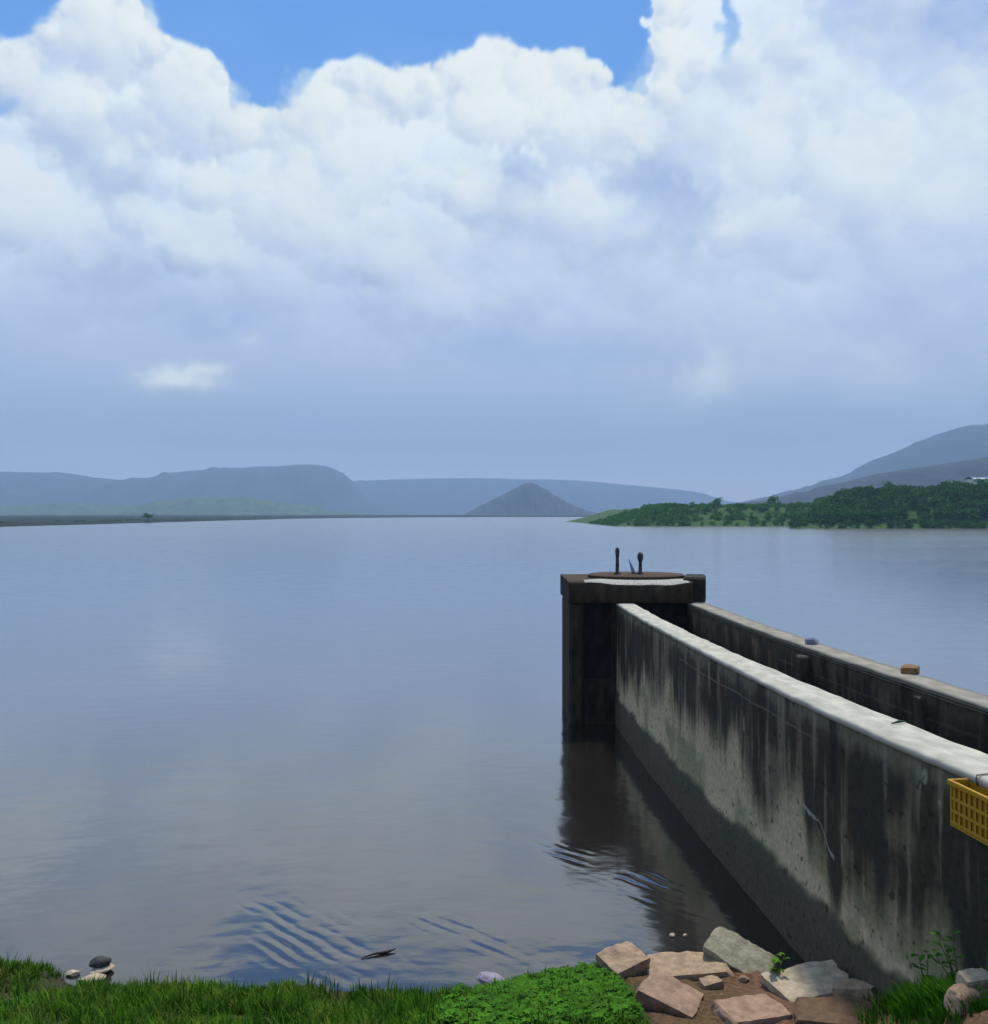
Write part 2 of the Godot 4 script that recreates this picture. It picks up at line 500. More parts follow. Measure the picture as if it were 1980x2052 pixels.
# ------------------------------------------------------------------ surfaces
func wall_texture(sd: int, dark: float, W: int, H: int) -> Array:
	var im := Image.create_empty(W, H, false, Image.FORMAT_RGB8)
	var hm := Image.create_empty(W, H, false, Image.FORMAT_L8)
	var o := float(sd) * 313.0
	for x in W:
		var s := 1.0 + 18.0 * x / W             # metres along the wall
		var l1 := 0.55 + 1.6 * na.get_noise_2d(s * 55.0 + o, 7.0) + 0.5 * nb.get_noise_2d(s * 160.0, o)
		var l2 := 0.25 + 1.2 * na.get_noise_2d(s * 90.0, 90.0 + o)
		var base_line := 1.10 + 0.55 * na.get_noise_2d(s * 26.0, 400.0 + o) + 0.10 * nb.get_noise_2d(s * 90.0, o)
		base_line += 0.25 * smooth(9.0, 11.0, s) * (1.0 - smooth(15.0, 18.0, s)) - 0.28 * (1.0 - smooth(5.5, 7.5, s))
		for y in H:
			var Y := TOP * (1.0 - (y + 0.5) / H)
			var under := TOP - Y
			var sw := s + 0.02 * nb.get_noise_2d(s * 30.0, Y * 60.0)
			var streak := na.get_noise_2d(sw * 95.0 + o, Y * 5.0)
			var thin := nb.get_noise_2d(sw * 130.0 + o, Y * 7.0)
			var blot := na.get_noise_2d(s * 24.0 + o, Y * 26.0)
			var grain := nb.get_noise_2d(s * 400.0, Y * 400.0)
			# old cement, blackened by algae that ran down from the top
			var c := Vector3(0.118, 0.108, 0.082)
			var black := smooth(-0.30, 0.22, streak * 0.8 + blot * 0.9 + 0.44 - 0.16 * under)
			black *= smooth(0.04, 0.20, under + 0.06 * streak)
			c = c.lerp(Vector3(0.034, 0.030, 0.022).lerp(Vector3(0.024, 0.030, 0.028), smooth(-0.1, 0.3, blot)), black * 0.96)
			# grey-green band below the coping
			var band := 1.0 - smooth(0.10, 0.26, under + 0.12 * streak + 0.05 * thin)
			c = c.lerp(Vector3(0.098, 0.102, 0.074), band * 0.75)
			# pale lime runs
			var run := smooth(0.20, 0.46, thin) * (1.0 - smooth(maxf(l1, 0.1) * 0.6, maxf(l1, 0.15) * 1.3, under))
			c = c.lerp(Vector3(0.185, 0.18, 0.145), run * 0.62)
			var run2 := smooth(0.24, 0.46, na.get_noise_2d(sw * 150.0 + o, 3.0 + Y * 3.0)) * smooth(0.3, 0.7, under) * (1.0 - smooth(1.1, 1.5, under))
			c = c.lerp(Vector3(0.19, 0.185, 0.145), run2 * 0.5)
			var dark_run := smooth(0.18, 0.42, na.get_noise_2d(sw * 70.0 + o + 900.0, Y * 4.0)) * (1.0 - smooth(l2, l2 + 0.6, under))
			c = c.lerp(Vector3(0.014, 0.016, 0.016), dark_run * 0.8)
			# bleached band over the old water line
			var pale := (1.0 - smooth(base_line - 0.34, base_line + 0.22, Y + 0.22 * streak + 0.12 * thin)) * smooth(0.50, 0.60, Y + 0.02 * thin)
			c = c.lerp(Vector3(0.43, 0.39, 0.285).lerp(Vector3(0.24, 0.255, 0.155), smooth(-0.05, 0.3, blot)), pale * 0.88)
			# wet, slimy foot
			var foot := 0.60 + 0.14 * na.get_noise_2d(s * 24.0, 77.0 + o)
			var wet := 1.0 - smooth(foot - 0.06, foot + 0.05, Y + 0.03 * thin + 0.015 * streak)
			c = c.lerp(Vector3(0.078, 0.072, 0.060).lerp(Vector3(0.056, 0.064, 0.046), smooth(0.30, 0.60, Y + 0.3 * blot)), wet * 0.97)
			# the pour line and a scraped crack
			if s > 8.4 and s < 13.4 and absf(Y - (2.03 + 0.02 * blot)) < 0.012:
				c = c.lerp(Vector3(0.15, 0.15, 0.13), 0.5 * smooth(8.4, 9.0, s))
			var cy := 1.40 - (9.17 - s) * 0.16 - 0.16 * (1.0 - smooth(8.35, 8.6, s)) + 0.05 * nb.get_noise_2d(s * 80.0, 5.0)
			if s > 8.3 and s < 9.17 and absf(Y - cy) < 0.014 + 0.03 * thin:
				c = c.lerp(Vector3(0.27, 0.29, 0.31), 0.8)
			for k in [[6.95, 2.15, 0.045, 0.055], [8.90, 1.15, 0.035, 0.06], [8.15, 1.18, 0.025, 0.13], [6.75, 2.02, 0.03, 0.03], [10.6, 1.75, 0.03, 0.10], [12.4, 1.9, 0.04, 0.12]]:
				var e := pow((s - k[0]) / k[2], 2.0) + pow((Y - k[1]) / k[3], 2.0) + 1.5 * thin
				if e < 1.0: c = c.lerp(Vector3(0.27, 0.30, 0.25), 0.75 * (1.0 - e * 0.6) if e > 0.0 else 0.75)
			var pit := nb.get_noise_2d(s * 210.0 + 40.0, Y * 210.0)
			if pit > 0.42: c = c.lerp(Vector3(0.012, 0.012, 0.012), smooth(0.42, 0.55, pit) * 0.7)
			c *= 1.0 + 0.30 * grain
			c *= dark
			c *= Vector3(1.0, 0.93, 0.80)
			im.set_pixel(x, y, Color(maxf(c.x, 0.006), maxf(c.y, 0.006), maxf(c.z, 0.006)).linear_to_srgb())
			hm.set_pixel(x, y, Color.from_hsv(0, 0, clampf(0.5 + 0.22 * grain + 0.25 * blot + 0.12 * thin, 0, 1)))
	return [ImageTexture.create_from_image(im), ImageTexture.create_from_image(hm)]

# One wall of the channel swept along its curve: body, and coping as a part.
func channel_wall(t: Node3D, xo: Callable, xi: Callable, d0: float, d1: float, m: Material, mc: Material, sd: float) -> void:
	var rows := []
	var uvs := []
	var cop := []
	var cuv := []
	var n := int((d1 - d0) / 0.12)
	for i in n + 1:
		var d := lerpf(d0, d1, float(i) / n)
		var a: float = xo.call(d) + 0.012 * nb.get_noise_2d(d * 60.0, sd)
		var b: float = xi.call(d) + 0.012 * nb.get_noise_2d(d * 60.0, sd + 50)
		var top := TOP - 0.035
		var u := (d - 1.0) / 18.0
		var row := PackedVector3Array()
		var ur := PackedVector2Array()
		for q in [[a - 0.035, -1.2, 1.0], [a - 0.035, 0.0, 1.0], [a - 0.033, 0.30, 0.87], [a - 0.03, 0.56, 0.76], [a - 0.0, 0.61, 0.737], [a, 1.0, 0.57], [a, 1.5, 0.353], [a, 2.0, 0.138], [a, top, 0.014]]:
			var bul := 0.010 * na.get_noise_2d(d * 50.0 + sd, q[1] * 50.0)
			row.append(Vector3(q[0] + bul, q[1], -d))
			ur.append(Vector2(u, q[2]))
		for q in [[b, top, 0.014], [b, 1.2, 0.48], [b, -1.2, 1.0]]:
			row.append(Vector3(q[0], q[1], -d))
			ur.append(Vector2(u, q[2]))
		rows.append(row)
		uvs.append(ur)
		var h := TOP + 0.012 * nb.get_noise_2d(d * 40.0, sd + 9)
		var j := 0.012 * nb.get_noise_2d(d * 120.0, sd + 20)
		var k := 0.012 * nb.get_noise_2d(d * 120.0, sd + 33)
		var cr := PackedVector3Array()
		var cu := PackedVector2Array()
		for q in [[a + 0.01, top - 0.02], [a - 0.014 + j, top - 0.02], [a - 0.016 + j, h - 0.014], [a + 0.008 + j, h], [lerpf(a, b, 0.35), h + 0.004], [lerpf(a, b, 0.7), h + 0.003], [b - 0.008 + k, h], [b + 0.014 + k, h - 0.014], [b + 0.012 + k, top - 0.02], [b - 0.01, top - 0.02]]:
			cr.append(Vector3(q[0], q[1], -d))
			cu.append(Vector2(d, q[0]))
		cop.append(cr)
		cuv.append(cu)
	part("wall_body", sheet(rows, uvs, []), m, t)
	part("coping", sheet(cop, cuv, []), mc, t)

# ------------------------------------------------------------------ hills, woods
# A hill whose skyline runs through [x, height] at distance d; front and back are its half depths.
func hill(label: String, skyline: Array, d: float, front: float, back: float, m: Material, sd: float, rough := 0.22) -> void:
	var pts := []
	var N := 150
	var x0: float = skyline[0][0]
	var x1: float = skyline[-1][0]
	var span := absf(x1 - x0)
	for r in 37:
		var f := r / 36.0 * 2.0 - 1.0
		var row := PackedVector3Array()
		for k in N + 1:
			var q := k / float(N)
			var x := lerpf(x0, x1, q)
			var h := curve(skyline, x)
			var fall := 1.0 - pow(absf(f), 1.35)
			var gully := 1.0 + rough * 2.2 * na.get_noise_2d(x * 3000.0 / span * 0.25 + sd, f * 40.0) * absf(f) * 2.0
			var y := h * fall * gully + h * 0.05 * rough * nb.get_noise_2d(x * 8000.0 / span, f * 90.0 + sd)
			var depth := front if f < 0 else back
			row.append(Vector3(x * (1.0 + f * depth / d * 0.0), y - 3.0, -d - f * depth))
		pts.append(row)
	struct("hill", sheet(pts, [], []), m, label, "hill")

var crowns := []
func crown_mesh(sd: int, n: int, wide: float, leaf: float) -> ArrayMesh:
	var r := RandomNumberGenerator.new()
	r.seed = sd
	var lobes := []
	for i in 9:
		var a := r.randf() * TAU
		var rad := r.randf_range(0.0, 0.26) * wide
		lobes.append([Vector3(cos(a) * rad, r.randf_range(0.36, 0.80), sin(a) * rad), r.randf_range(0.13, 0.24)])
	var st := begin()
	st.set_smooth_group(-1)
	for i in n:
		var l = lobes[r.randi() % lobes.size()]
		var dir := Vector3(r.randfn(), r.randfn(), r.randfn()).normalized()
		var p: Vector3 = l[0] + dir * Vector3(wide, 0.8, wide) * l[1] * pow(r.randf(), 0.33)
		var nx := Vector3(r.randfn(), r.randfn(), r.randfn()).normalized()
		var ny := nx.cross(Vector3(r.randfn(), r.randfn(), r.randfn())).normalized()
		var s := leaf * r.randf_range(0.6, 1.3)
		var g := r.randf_range(0.72, 1.3)
		st.set_color(Color(g * r.randf_range(0.9, 1.15), g, g * r.randf_range(0.8, 1.1)))
		quad(st, p - nx * s, p + ny * s * 0.6, p + nx * s, p - ny * s * 0.6)
	return done(st)

func trunk_mesh() -> ArrayMesh:
	var st := begin()
	tube(st, [Vector3(0, -0.05, 0), Vector3(0.01, 0.2, 0), Vector3(-0.01, 0.42, 0.01), Vector3(0.0, 0.62, 0)], [0.032, 0.024, 0.018, 0.008], 7)
	for b in [[0.3, 0.9], [2.4, 0.7], [4.4, 0.8]]:
		tube(st, [Vector3(0, 0.30, 0), Vector3(cos(b[0]) * 0.1, 0.44, sin(b[0]) * 0.1), Vector3(cos(b[0]) * 0.2, 0.62 * b[1] + 0.1, sin(b[0]) * 0.2)], [0.014, 0.010, 0.004], 5)
	return done(st)

func land(x: float, d: float) -> float:       # the wooded headland
	var wob := na.get_noise_2d(x * 1.4, d * 1.4) * 9.0
	var sa := smooth(0.0, 46.0, d - 337.0 - wob * 0.2) * smooth(0.0, 80.0, x - 41.0) * 8.0 + minf(d - 337.0 - wob * 0.2, x - 41.0) * 0.2
	var sb := smooth(0.0, 42.0, d - 281.0 - wob * 0.15) * smooth(0.0, 26.0, x - 86.0 - maxf(d - 281.0, 0.0) * 0.25) * (5.5 + 5.0 * smooth(100.0, 170.0, x)) + minf(d - 281.0 - wob * 0.15, x - 86.0 - maxf(d - 281.0, 0.0) * 0.25) * 0.2
	var h := maxf(minf(sa, 6.5 + wob * 0.08), minf(sb, 9.5))
	return clampf(h, -2.0, 30.0)

# ------------------------------------------------------------------ small builders
func blade_tuft(sd: int, n: int, h: float, w: float, spread: float) -> ArrayMesh:
	var r := RandomNumberGenerator.new()
	r.seed = sd
	var st := begin()
	st.set_smooth_group(1)
	for i in n:
		var a := r.randf() * TAU
		var b := Vector3(cos(a), 0, sin(a)) * r.randf() * spread
		var side := Vector3(-sin(a + r.randfn() * 0.6), 0, cos(a)).normalized() * w * r.randf_range(0.7, 1.2)
		var lean := Vector3(cos(a), 0, sin(a)) * h * r.randf_range(0.2, 0.75)
		var hh := h * r.randf_range(0.55, 1.15)
		var m := b + Vector3(0, hh * 0.6, 0) + lean * 0.3
		var t := b + Vector3(0, hh, 0) + lean
		var g := r.randf_range(0.7, 1.25)
		st.set_color(Color(g * r.randf_range(0.85, 1.25), g, g * 0.9))
		quad(st, b - side, m - side * 0.8, m + side * 0.8, b + side)
		st.add_vertex(m - side * 0.8); st.add_vertex(t); st.add_vertex(m + side * 0.8)
	return done(st)

func leaf_shape(st: SurfaceTool, at: Vector3, along: Vector3, up: Vector3, l: float, w: float) -> void:
	var s := along.cross(up).normalized() * w
	var n := s.cross(along).normalized()
	var p0 := at
	var p1 := at + along * l * 0.35 - n * l * 0.02
	var p2 := at + along * l * 0.75 + n * l * 0.02
	var p3 := at + along * l - n * l * 0.10
	var f := n * w * 0.25
	st.add_vertex(p0); st.add_vertex(p1 - s * 0.85 + f); st.add_vertex(p1)
	st.add_vertex(p0); st.add_vertex(p1); st.add_vertex(p1 + s * 0.85 + f)
	quad(st, p1 - s * 0.85 + f, p2 - s * 0.75 + f, p2, p1)
	quad(st, p1, p2, p2 + s * 0.75 + f, p1 + s * 0.85 + f)
	st.add_vertex(p2 - s * 0.75 + f); st.add_vertex(p3); st.add_vertex(p2)
	st.add_vertex(p2); st.add_vertex(p3); st.add_vertex(p2 + s * 0.75 + f)

func clover(sd: int) -> ArrayMesh:     # a sprig of three to five leaves on short stalks
	var r := RandomNumberGenerator.new()
	r.seed = sd
	var st := begin()
	st.set_smooth_group(-1)
	for k in 4:
		var a := r.randf() * TAU
		var top := Vector3(cos(a) * r.randf_range(0.0, 0.05), r.randf_range(0.05, 0.12), sin(a) * r.randf_range(0.0, 0.05))
		st.set_color(Color(0.8, 0.9, 0.7))
		quad(st, Vector3(-0.002, 0, 0), top + Vector3(-0.002, 0, 0), top + Vector3(0.002, 0, 0), Vector3(0.002, 0, 0))
		for j in 3:
			var b := a + TAU * j / 3.0 + r.randfn() * 0.2
			var al := Vector3(cos(b), r.randf_range(-0.15, 0.35), sin(b)).normalized()
			var g := r.randf_range(0.65, 1.3)
			st.set_color(Color(g * r.randf_range(0.8, 1.3), g, g * 0.8))
			leaf_shape(st, top, al, Vector3.UP, r.randf_range(0.035, 0.058), r.randf_range(0.013, 0.02))
	return done(st)

func leafy_plant(label: String, at: Vector3, height: float, stems: int, sd: int, m: Material, ms: Material, group: String) -> void:
	var r := RandomNumberGenerator.new()
	r.seed = sd
	var t := thing("leafy_plant", label, "plant", at, 0.0, group)
	for i in stems:
		var a := r.randf() * TAU
		var lean := Vector3(cos(a), 0, sin(a)) * r.randf_range(0.1, 0.4) * height
		var h := height * r.randf_range(0.6, 1.0)
		var pts := [Vector3(cos(a), 0, sin(a)) * 0.02, Vector3(0, h * 0.5, 0) + lean * 0.35, Vector3(0, h, 0) + lean]
		var st := begin()
		tube(st, pts, [0.005, 0.004, 0.002], 5)
		var stem := part("stem", done(st), ms, t)
		var count := int(h / 0.045)
		for k in count:
			var f := (k + 1.0) / count
			var p: Vector3 = pts[0].lerp(pts[1], f * 2.0) if f < 0.5 else pts[1].lerp(pts[2], f * 2.0 - 1.0)
			var b := k * 2.4 + r.randfn() * 0.4
			var al := Vector3(cos(b), r.randf_range(0.0, 0.6), sin(b)).normalized()
			var ls := begin()
			ls.set_smooth_group(-1)
			var g := r.randf_range(0.7, 1.4)
			ls.set_color(Color(g, g, g * 0.9))
			leaf_shape(ls, p, al, Vector3.UP, r.randf_range(0.05, 0.085), r.randf_range(0.016, 0.026))
			part("leaf", done(ls), m, stem)

# ==================================================================
func _ready() -> void:
	rng.seed = 7
	na.seed = 3; na.noise_type = FastNoiseLite.TYPE_SIMPLEX_SMOOTH; na.frequency = 0.03; na.fractal_octaves = 3
	nb.seed = 11; nb.noise_type = FastNoiseLite.TYPE_SIMPLEX_SMOOTH; nb.frequency = 0.03; nb.fractal_octaves = 4
	nc.seed = 23; nc.noise_type = FastNoiseLite.TYPE_SIMPLEX_SMOOTH; nc.frequency = 0.085; nc.fractal_octaves = 4

	# ---- camera
	var cam := Camera3D.new()
	cam.name = "camera"
	cam.fov = 55.0
	cam.near = 0.05
	cam.far = 30000.0
	cam.position = Vector3(0, 4.0, 0)
	cam.rotation_degrees = Vector3(0.15, 0, 0)
	add_child(cam)
	cam.current = true

	# ---- sky, air, exposure
	var pano := PanoramaSkyMaterial.new()
	pano.panorama = make_sky()
	pano.energy_multiplier = 1.13
	var sky := Sky.new()
	sky.sky_material = pano
	var env := Environment.new()
	env.background_mode = Environment.BG_SKY
	env.sky = sky
	env.tonemap_mode = Environment.TONE_MAPPER_LINEAR
	env.tonemap_exposure = 1.08
	env.sdfgi_enabled = true
	env.ssao_enabled = true
	env.ssil_enabled = true
	env.fog_enabled = true
	env.fog_density = 0.00026
	env.fog_light_color = Color(0.68, 0.835, 1.0)
	var we := WorldEnvironment.new()
	we.name = "environment"
	we.environment = env
	add_child(we)

	# ---- the sun, softened by thin cloud, high at the right and a little ahead
	var sun := DirectionalLight3D.new()
	sun.name = "sun"
	sun.light_energy = 1.45
	sun.light_angular_distance = 6.0
	sun.light_color = Color(1.0, 0.96, 0.9)
	sun.shadow_enabled = true
	sun.rotation_degrees = Vector3(-62, 160, 0)
	add_child(sun)

	build_water()
	build_bank()
	build_hills()
	build_headland()
	build_channel()
	build_tower()
	build_basket()
	build_stones()
	build_plants()

# ------------------------------------------------------------------ water
var ripples := [   # x, d, half length, half width, height, wavelength
	[-1.80, 9.30, 0.75, 0.40, 0.0042, 0.16], [-0.30, 9.35, 0.55, 0.24, 0.0024, 0.16], [1.20, 11.3, 0.9, 0.22, 0.0064, 0.18], [1.62, 10.2, 0.5, 0.16, 0.0036, 0.16]]

func swell(x: float, d: float) -> float:
	var y := 0.0
	for r in ripples:
		var a: float = x - r[0]
		var b: float = -(d - r[1])                # towards the shore
		var along := (a + b) * 0.7071             # crests run from far left to near right
		var across := (a - b) * 0.7071
		var w := exp(-(along * along) / (r[2] * r[2]) - (across * across) / (r[3] * r[3]))
		if w > 0.002:
			var ph: float = across / r[5] * TAU + 3.2 * na.get_noise_2d(x * 22.0, d * 22.0) + along * 0.8
			y += r[4] * w * (sin(ph) + 0.35 * sin(ph * 2.1 + 1.0)) * clampf(0.55 + 2.2 * nb.get_noise_2d(x * 45.0 + 90.0, d * 45.0), 0.0, 1.5)
	y += 0.0028 * na.get_noise_2d(x * 26.0, d * 30.0) + 0.0008 * nb.get_noise_2d(x * 60.0 , d * 90.0)
	return y

func build_water() -> void:
	var m := StandardMaterial3D.new()
	m.albedo_color = lin(0.0135, 0.012, 0.0105)
	m.metallic_specular = 0.6
	m.clearcoat_enabled = true
	m.clearcoat = 0.7
	m.clearcoat_roughness = 0.10
	m.roughness = 0.15
	m.roughness_texture = noise_tex(0.012, 1024, 5, 4, false, 1.0, 0.35, 1.0)
	m.normal_enabled = true
	m.normal_texture = noise_tex(0.02, 1024, 9, 5, true, 3.0)
	m.normal_scale = 0.13
	m.cull_mode = BaseMaterial3D.CULL_DISABLED
	# near the bank the sheet is fine enough to carry ripples, farther out it widens
	var ds := []
	var d := 6.4
	while d < 14.0:
		ds.append(d); d += 0.03
	while d < 60.0:
		ds.append(d); d *= 1.02
	while d < 7000.0:
		ds.append(d); d *= 1.12
	ds.append(7000.0)
	var xs := []
	var x := 0.0
	while x < 6.0:
		xs.append(x); x += 0.035
	while x < 4500.0:
		xs.append(x); x *= 1.12
	xs.append(4500.0)
	var all := []
	for i in xs.size() - 1: all.append(-xs[xs.size() - 1 - i])
	all.append_array(xs)
	var rows := []
	var uvs := []
	for q in ds:
		var row := PackedVector3Array()
		var ur := PackedVector2Array()
		for p in all:
			var h := 0.0
			if q < 30.0 and absf(p) < 12.0:
				h = swell(p, q) * (1.0 - smooth(14.0, 30.0, q)) * (1.0 - smooth(6.0, 12.0, absf(p)))
			row.append(Vector3(p, h, -q))
			ur.append(Vector2(p / 26.0, q / 14.0))
		rows.append(row)
		uvs.append(ur)
	# one sheet in bands: the farther water is ruffled by more wind
	var whole := ArrayMesh.new()
	var bands := 18
	var first := 0
	for z in bands:
		var far := 12.0 * pow(1.32, z)
		var last := first + 1
		while last < ds.size() - 1 and (ds[last] < far or z == bands - 1): last += 1
		var band := sheet(rows.slice(first, last + 1), uvs.slice(first, last + 1), [], true)
		first = last
		whole.add_surface_from_arrays(Mesh.PRIMITIVE_TRIANGLES, band.surface_get_arrays(0))
		var mz: StandardMaterial3D = m.duplicate()
		mz.roughness = 0.15 + 0.19 * smooth(0.0, 1.0, z / (bands - 1.0))
		mz.clearcoat_roughness = 0.10 + 0.16 * smooth(0.0, 1.0, z / (bands - 1.0))
		whole.surface_set_material(z, mz)
	var lake := MeshInstance3D.new()
	lake.name = numbered("lake_water")
	lake.mesh = whole
	add_child(lake)
	tag(lake, "calm grey-blue lake water mirroring the clouds", "water", "", "structure")

# ------------------------------------------------------------------ the near bank
func build_bank() -> void:
	var m := mat(Color.WHITE, 0.95, noise_tex(0.03, 512, 41, 5, false, 1.0, 0.62, 1.0))
	m.vertex_color_use_as_albedo = true
	m.uv1_triplanar = true
	m.uv1_world_triplanar = true
	m.uv1_scale = Vector3.ONE * 0.9
	m.heightmap_enabled = true
	m.heightmap_texture = noise_tex(0.05, 512, 43, 5)
	m.heightmap_scale = 1.6
	var xs := []
	var x := -60.0
	while x < 60.0:
		xs.append(x)
		x += 0.07 if x > -6.0 and x < 6.0 else (0.4 if absf(x) < 12.0 else 3.0)
	xs.append(60.0)
	var ds := []
	var d := -60.0
	while d < 14.0:
		ds.append(d)
		d += 3.0 if d < -4.0 else (0.3 if d < 4.5 else (0.06 if d < 9.2 else 0.5))
	var rows := []
	var cols := []
	for q in ds:
		var row := PackedVector3Array()
		var cr := PackedColorArray()
		for p in xs:
			row.append(Vector3(p, ground(p, q), -q))
			var n := na.get_noise_2d(p * 30.0 + 50.0, q * 30.0)
			var c := Color(0.055, 0.046, 0.024).lerp(Color(0.032, 0.055, 0.014), smooth(-0.2, 0.25, n))
			var dirt := Color(0.165, 0.098, 0.060).lerp(Color(0.125, 0.085, 0.042), smooth(-0.25, 0.25, n + 0.3 * nb.get_noise_2d(p * 90.0, q * 90.0)))
			c = c.lerp(dirt, smooth(0.95, 1.25, p + 0.3 * n))
			var damp := 1.0 - smooth(0.0, 0.16, row[-1].y)
			c = c.lerp(Color(0.05, 0.042, 0.028), damp * 0.8)
			cr.append(c)
		rows.append(row)
		cols.append(cr)
	struct("bank_ground", sheet(rows, [], cols, true), m, "sloping lake bank, grassy at the left and bare brown earth at the right", "ground")

# ------------------------------------------------------------------ hills far off
func build_hills() -> void:
	var green := mat(Color.WHITE, 0.95, noise_tex(0.02, 512, 61, 5, false, 1.0, 0.5, 1.0))
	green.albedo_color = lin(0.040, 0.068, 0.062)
	green.uv1_triplanar = true
	green.uv1_world_triplanar = true
	green.uv1_scale = Vector3.ONE * 0.004
	var rock: StandardMaterial3D = green.duplicate()
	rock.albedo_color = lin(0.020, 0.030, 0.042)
	var shore: StandardMaterial3D = green.duplicate()
	shore.albedo_color = lin(0.014, 0.030, 0.030)
	var s := 4300.0 / 1883.0
	hill("long flat-topped blue hill with a steep right end across the lake", [[-1600 * s, 40], [-1300 * s, 130 * s * 0.6], [-1000 * s, 85 * s], [-890 * s, 84 * s], [-815 * s, 82 * s], [-745 * s, 72 * s], [-685 * s, 70 * s], [-625 * s, 82 * s], [-545 * s, 90 * s], [-465 * s, 94 * s], [-385 * s, 97 * s], [-345 * s, 99 * s], [-315 * s, 94 * s], [-285 * s, 80 * s], [-272 * s, 58 * s], [-250 * s, 30 * s], [-190 * s, 8 * s], [-120 * s, 0]], 4300.0, 900.0, 1200.0, green, 10.0)
	var meadow: StandardMaterial3D = green.duplicate()
	meadow.albedo_color = lin(0.085, 0.15, 0.085)
	s = 2300.0 / 1883.0
	hill("gentle pale green slope at the foot of the flat-topped hill", [[-1500 * s, 10], [-1100 * s, 16 * s], [-945 * s, 20 * s], [-800 * s, 28 * s], [-700 * s, 22 * s], [-600 * s, 36 * s], [-480 * s, 38 * s], [-380 * s, 26 * s], [-300 * s, 12 * s], [-220 * s, 2 * s], [-150 * s, 0]], 2300.0, 300.0, 500.0, meadow, 20.0)
	s = 5600.0 / 1883.0
	hill("low even blue ridge behind the pointed hill", [[-700 * s, 20 * s], [-500 * s, 55 * s], [-330 * s, 64 * s], [-280 * s, 66 * s], [-185 * s, 70 * s], [-45 * s, 72 * s], [60 * s, 70 * s], [155 * s, 68 * s], [250 * s, 60 * s], [325 * s, 53 * s], [385 * s, 46 * s], [425 * s, 34 * s], [460 * s, 26 * s], [560 * s, 20 * s], [700 * s, 10]], 5600.0, 700.0, 900.0, green, 30.0)
	s = 2700.0 / 1883.0
	hill("dark pointed hill standing alone in the middle of the far shore", [[-90 * s, 0], [-66 * s, 2 * s], [-30 * s, 20 * s], [12 * s, 40 * s], [40 * s, 55 * s], [66 * s, 66 * s], [90 * s, 58 * s], [115 * s, 43 * s], [145 * s, 26 * s], [175 * s, 14 * s], [210 * s, 3 * s], [235 * s, 0]], 2700.0, 260.0, 300.0, rock, 50.0)
	s = 3300.0 / 1883.0
	hill("tall pale ridge rising out of the frame at the right", [[380 * s, 10], [500 * s, 32 * s], [560 * s, 45 * s], [620 * s, 62 * s], [680 * s, 82 * s], [735 * s, 110 * s], [795 * s, 135 * s], [855 * s, 160 * s], [905 * s, 174 * s], [960 * s, 180 * s], [1150 * s, 205 * s], [1500 * s, 150 * s], [1900 * s, 60]], 3300.0, 700.0, 900.0, rock, 70.0)
	s = 1500.0 / 1883.0
	hill("darker slope in front of the tall ridge at the right", [[380 * s, 10], [440 * s, 22 * s], [500 * s, 33 * s], [555 * s, 42 * s], [615 * s, 55 * s], [690 * s, 76 * s], [755 * s, 90 * s], [815 * s, 99 * s], [885 * s, 110 * s], [945 * s, 120 * s], [1200 * s, 150 * s], [1600 * s, 120 * s], [2000 * s, 30]], 1500.0, 420.0, 500.0, rock, 90.0)
	# the flat far shore: a low dark strip that comes nearer towards the left
	var line := [[-320, 235], [-190, 285], [-163, 315], [-165, 400], [-172, 520], [-182, 700], [-190, 950], [-170, 1200], [-80, 1480], [60, 1650], [200, 1700], [420, 1600]]
	var rows := []
	for f in 111:
		var t := f / 110.0 * (line.size() - 1)
		var i := mini(int(t), line.size() - 2)
		var p := Vector2(line[i][0], line[i][1]).lerp(Vector2(line[i + 1][0], line[i + 1][1]), t - i)
		var dir := Vector2(line[i + 1][0] - line[i][0], line[i + 1][1] - line[i][1]).normalized()
		var side := Vector2(-dir.y, dir.x)
		var k := p.y / 330.0
		var h := (1.25 + 0.4 * na.get_noise_2d(f * 14.0, 0)) * (0.75 + 0.25 * k)
		var row := PackedVector3Array()
		for q in [[-4.0, -0.6], [0.0, 0.35], [3.0, 0.8], [8.0, 1.0], [40.0, 1.05], [120.0, 1.1], [500.0, 1.4]]:
			var w: float = q[0] + 2.0 * na.get_noise_2d(f * 30.0, 40.0)
			var e := p + side * w
			row.append(Vector3(e.x, h * q[1], -e.y))
		rows.append(row)
	struct("far_shore", sheet(rows, [], []), shore, "low dark strip of flat land along the far waterline", "shore")

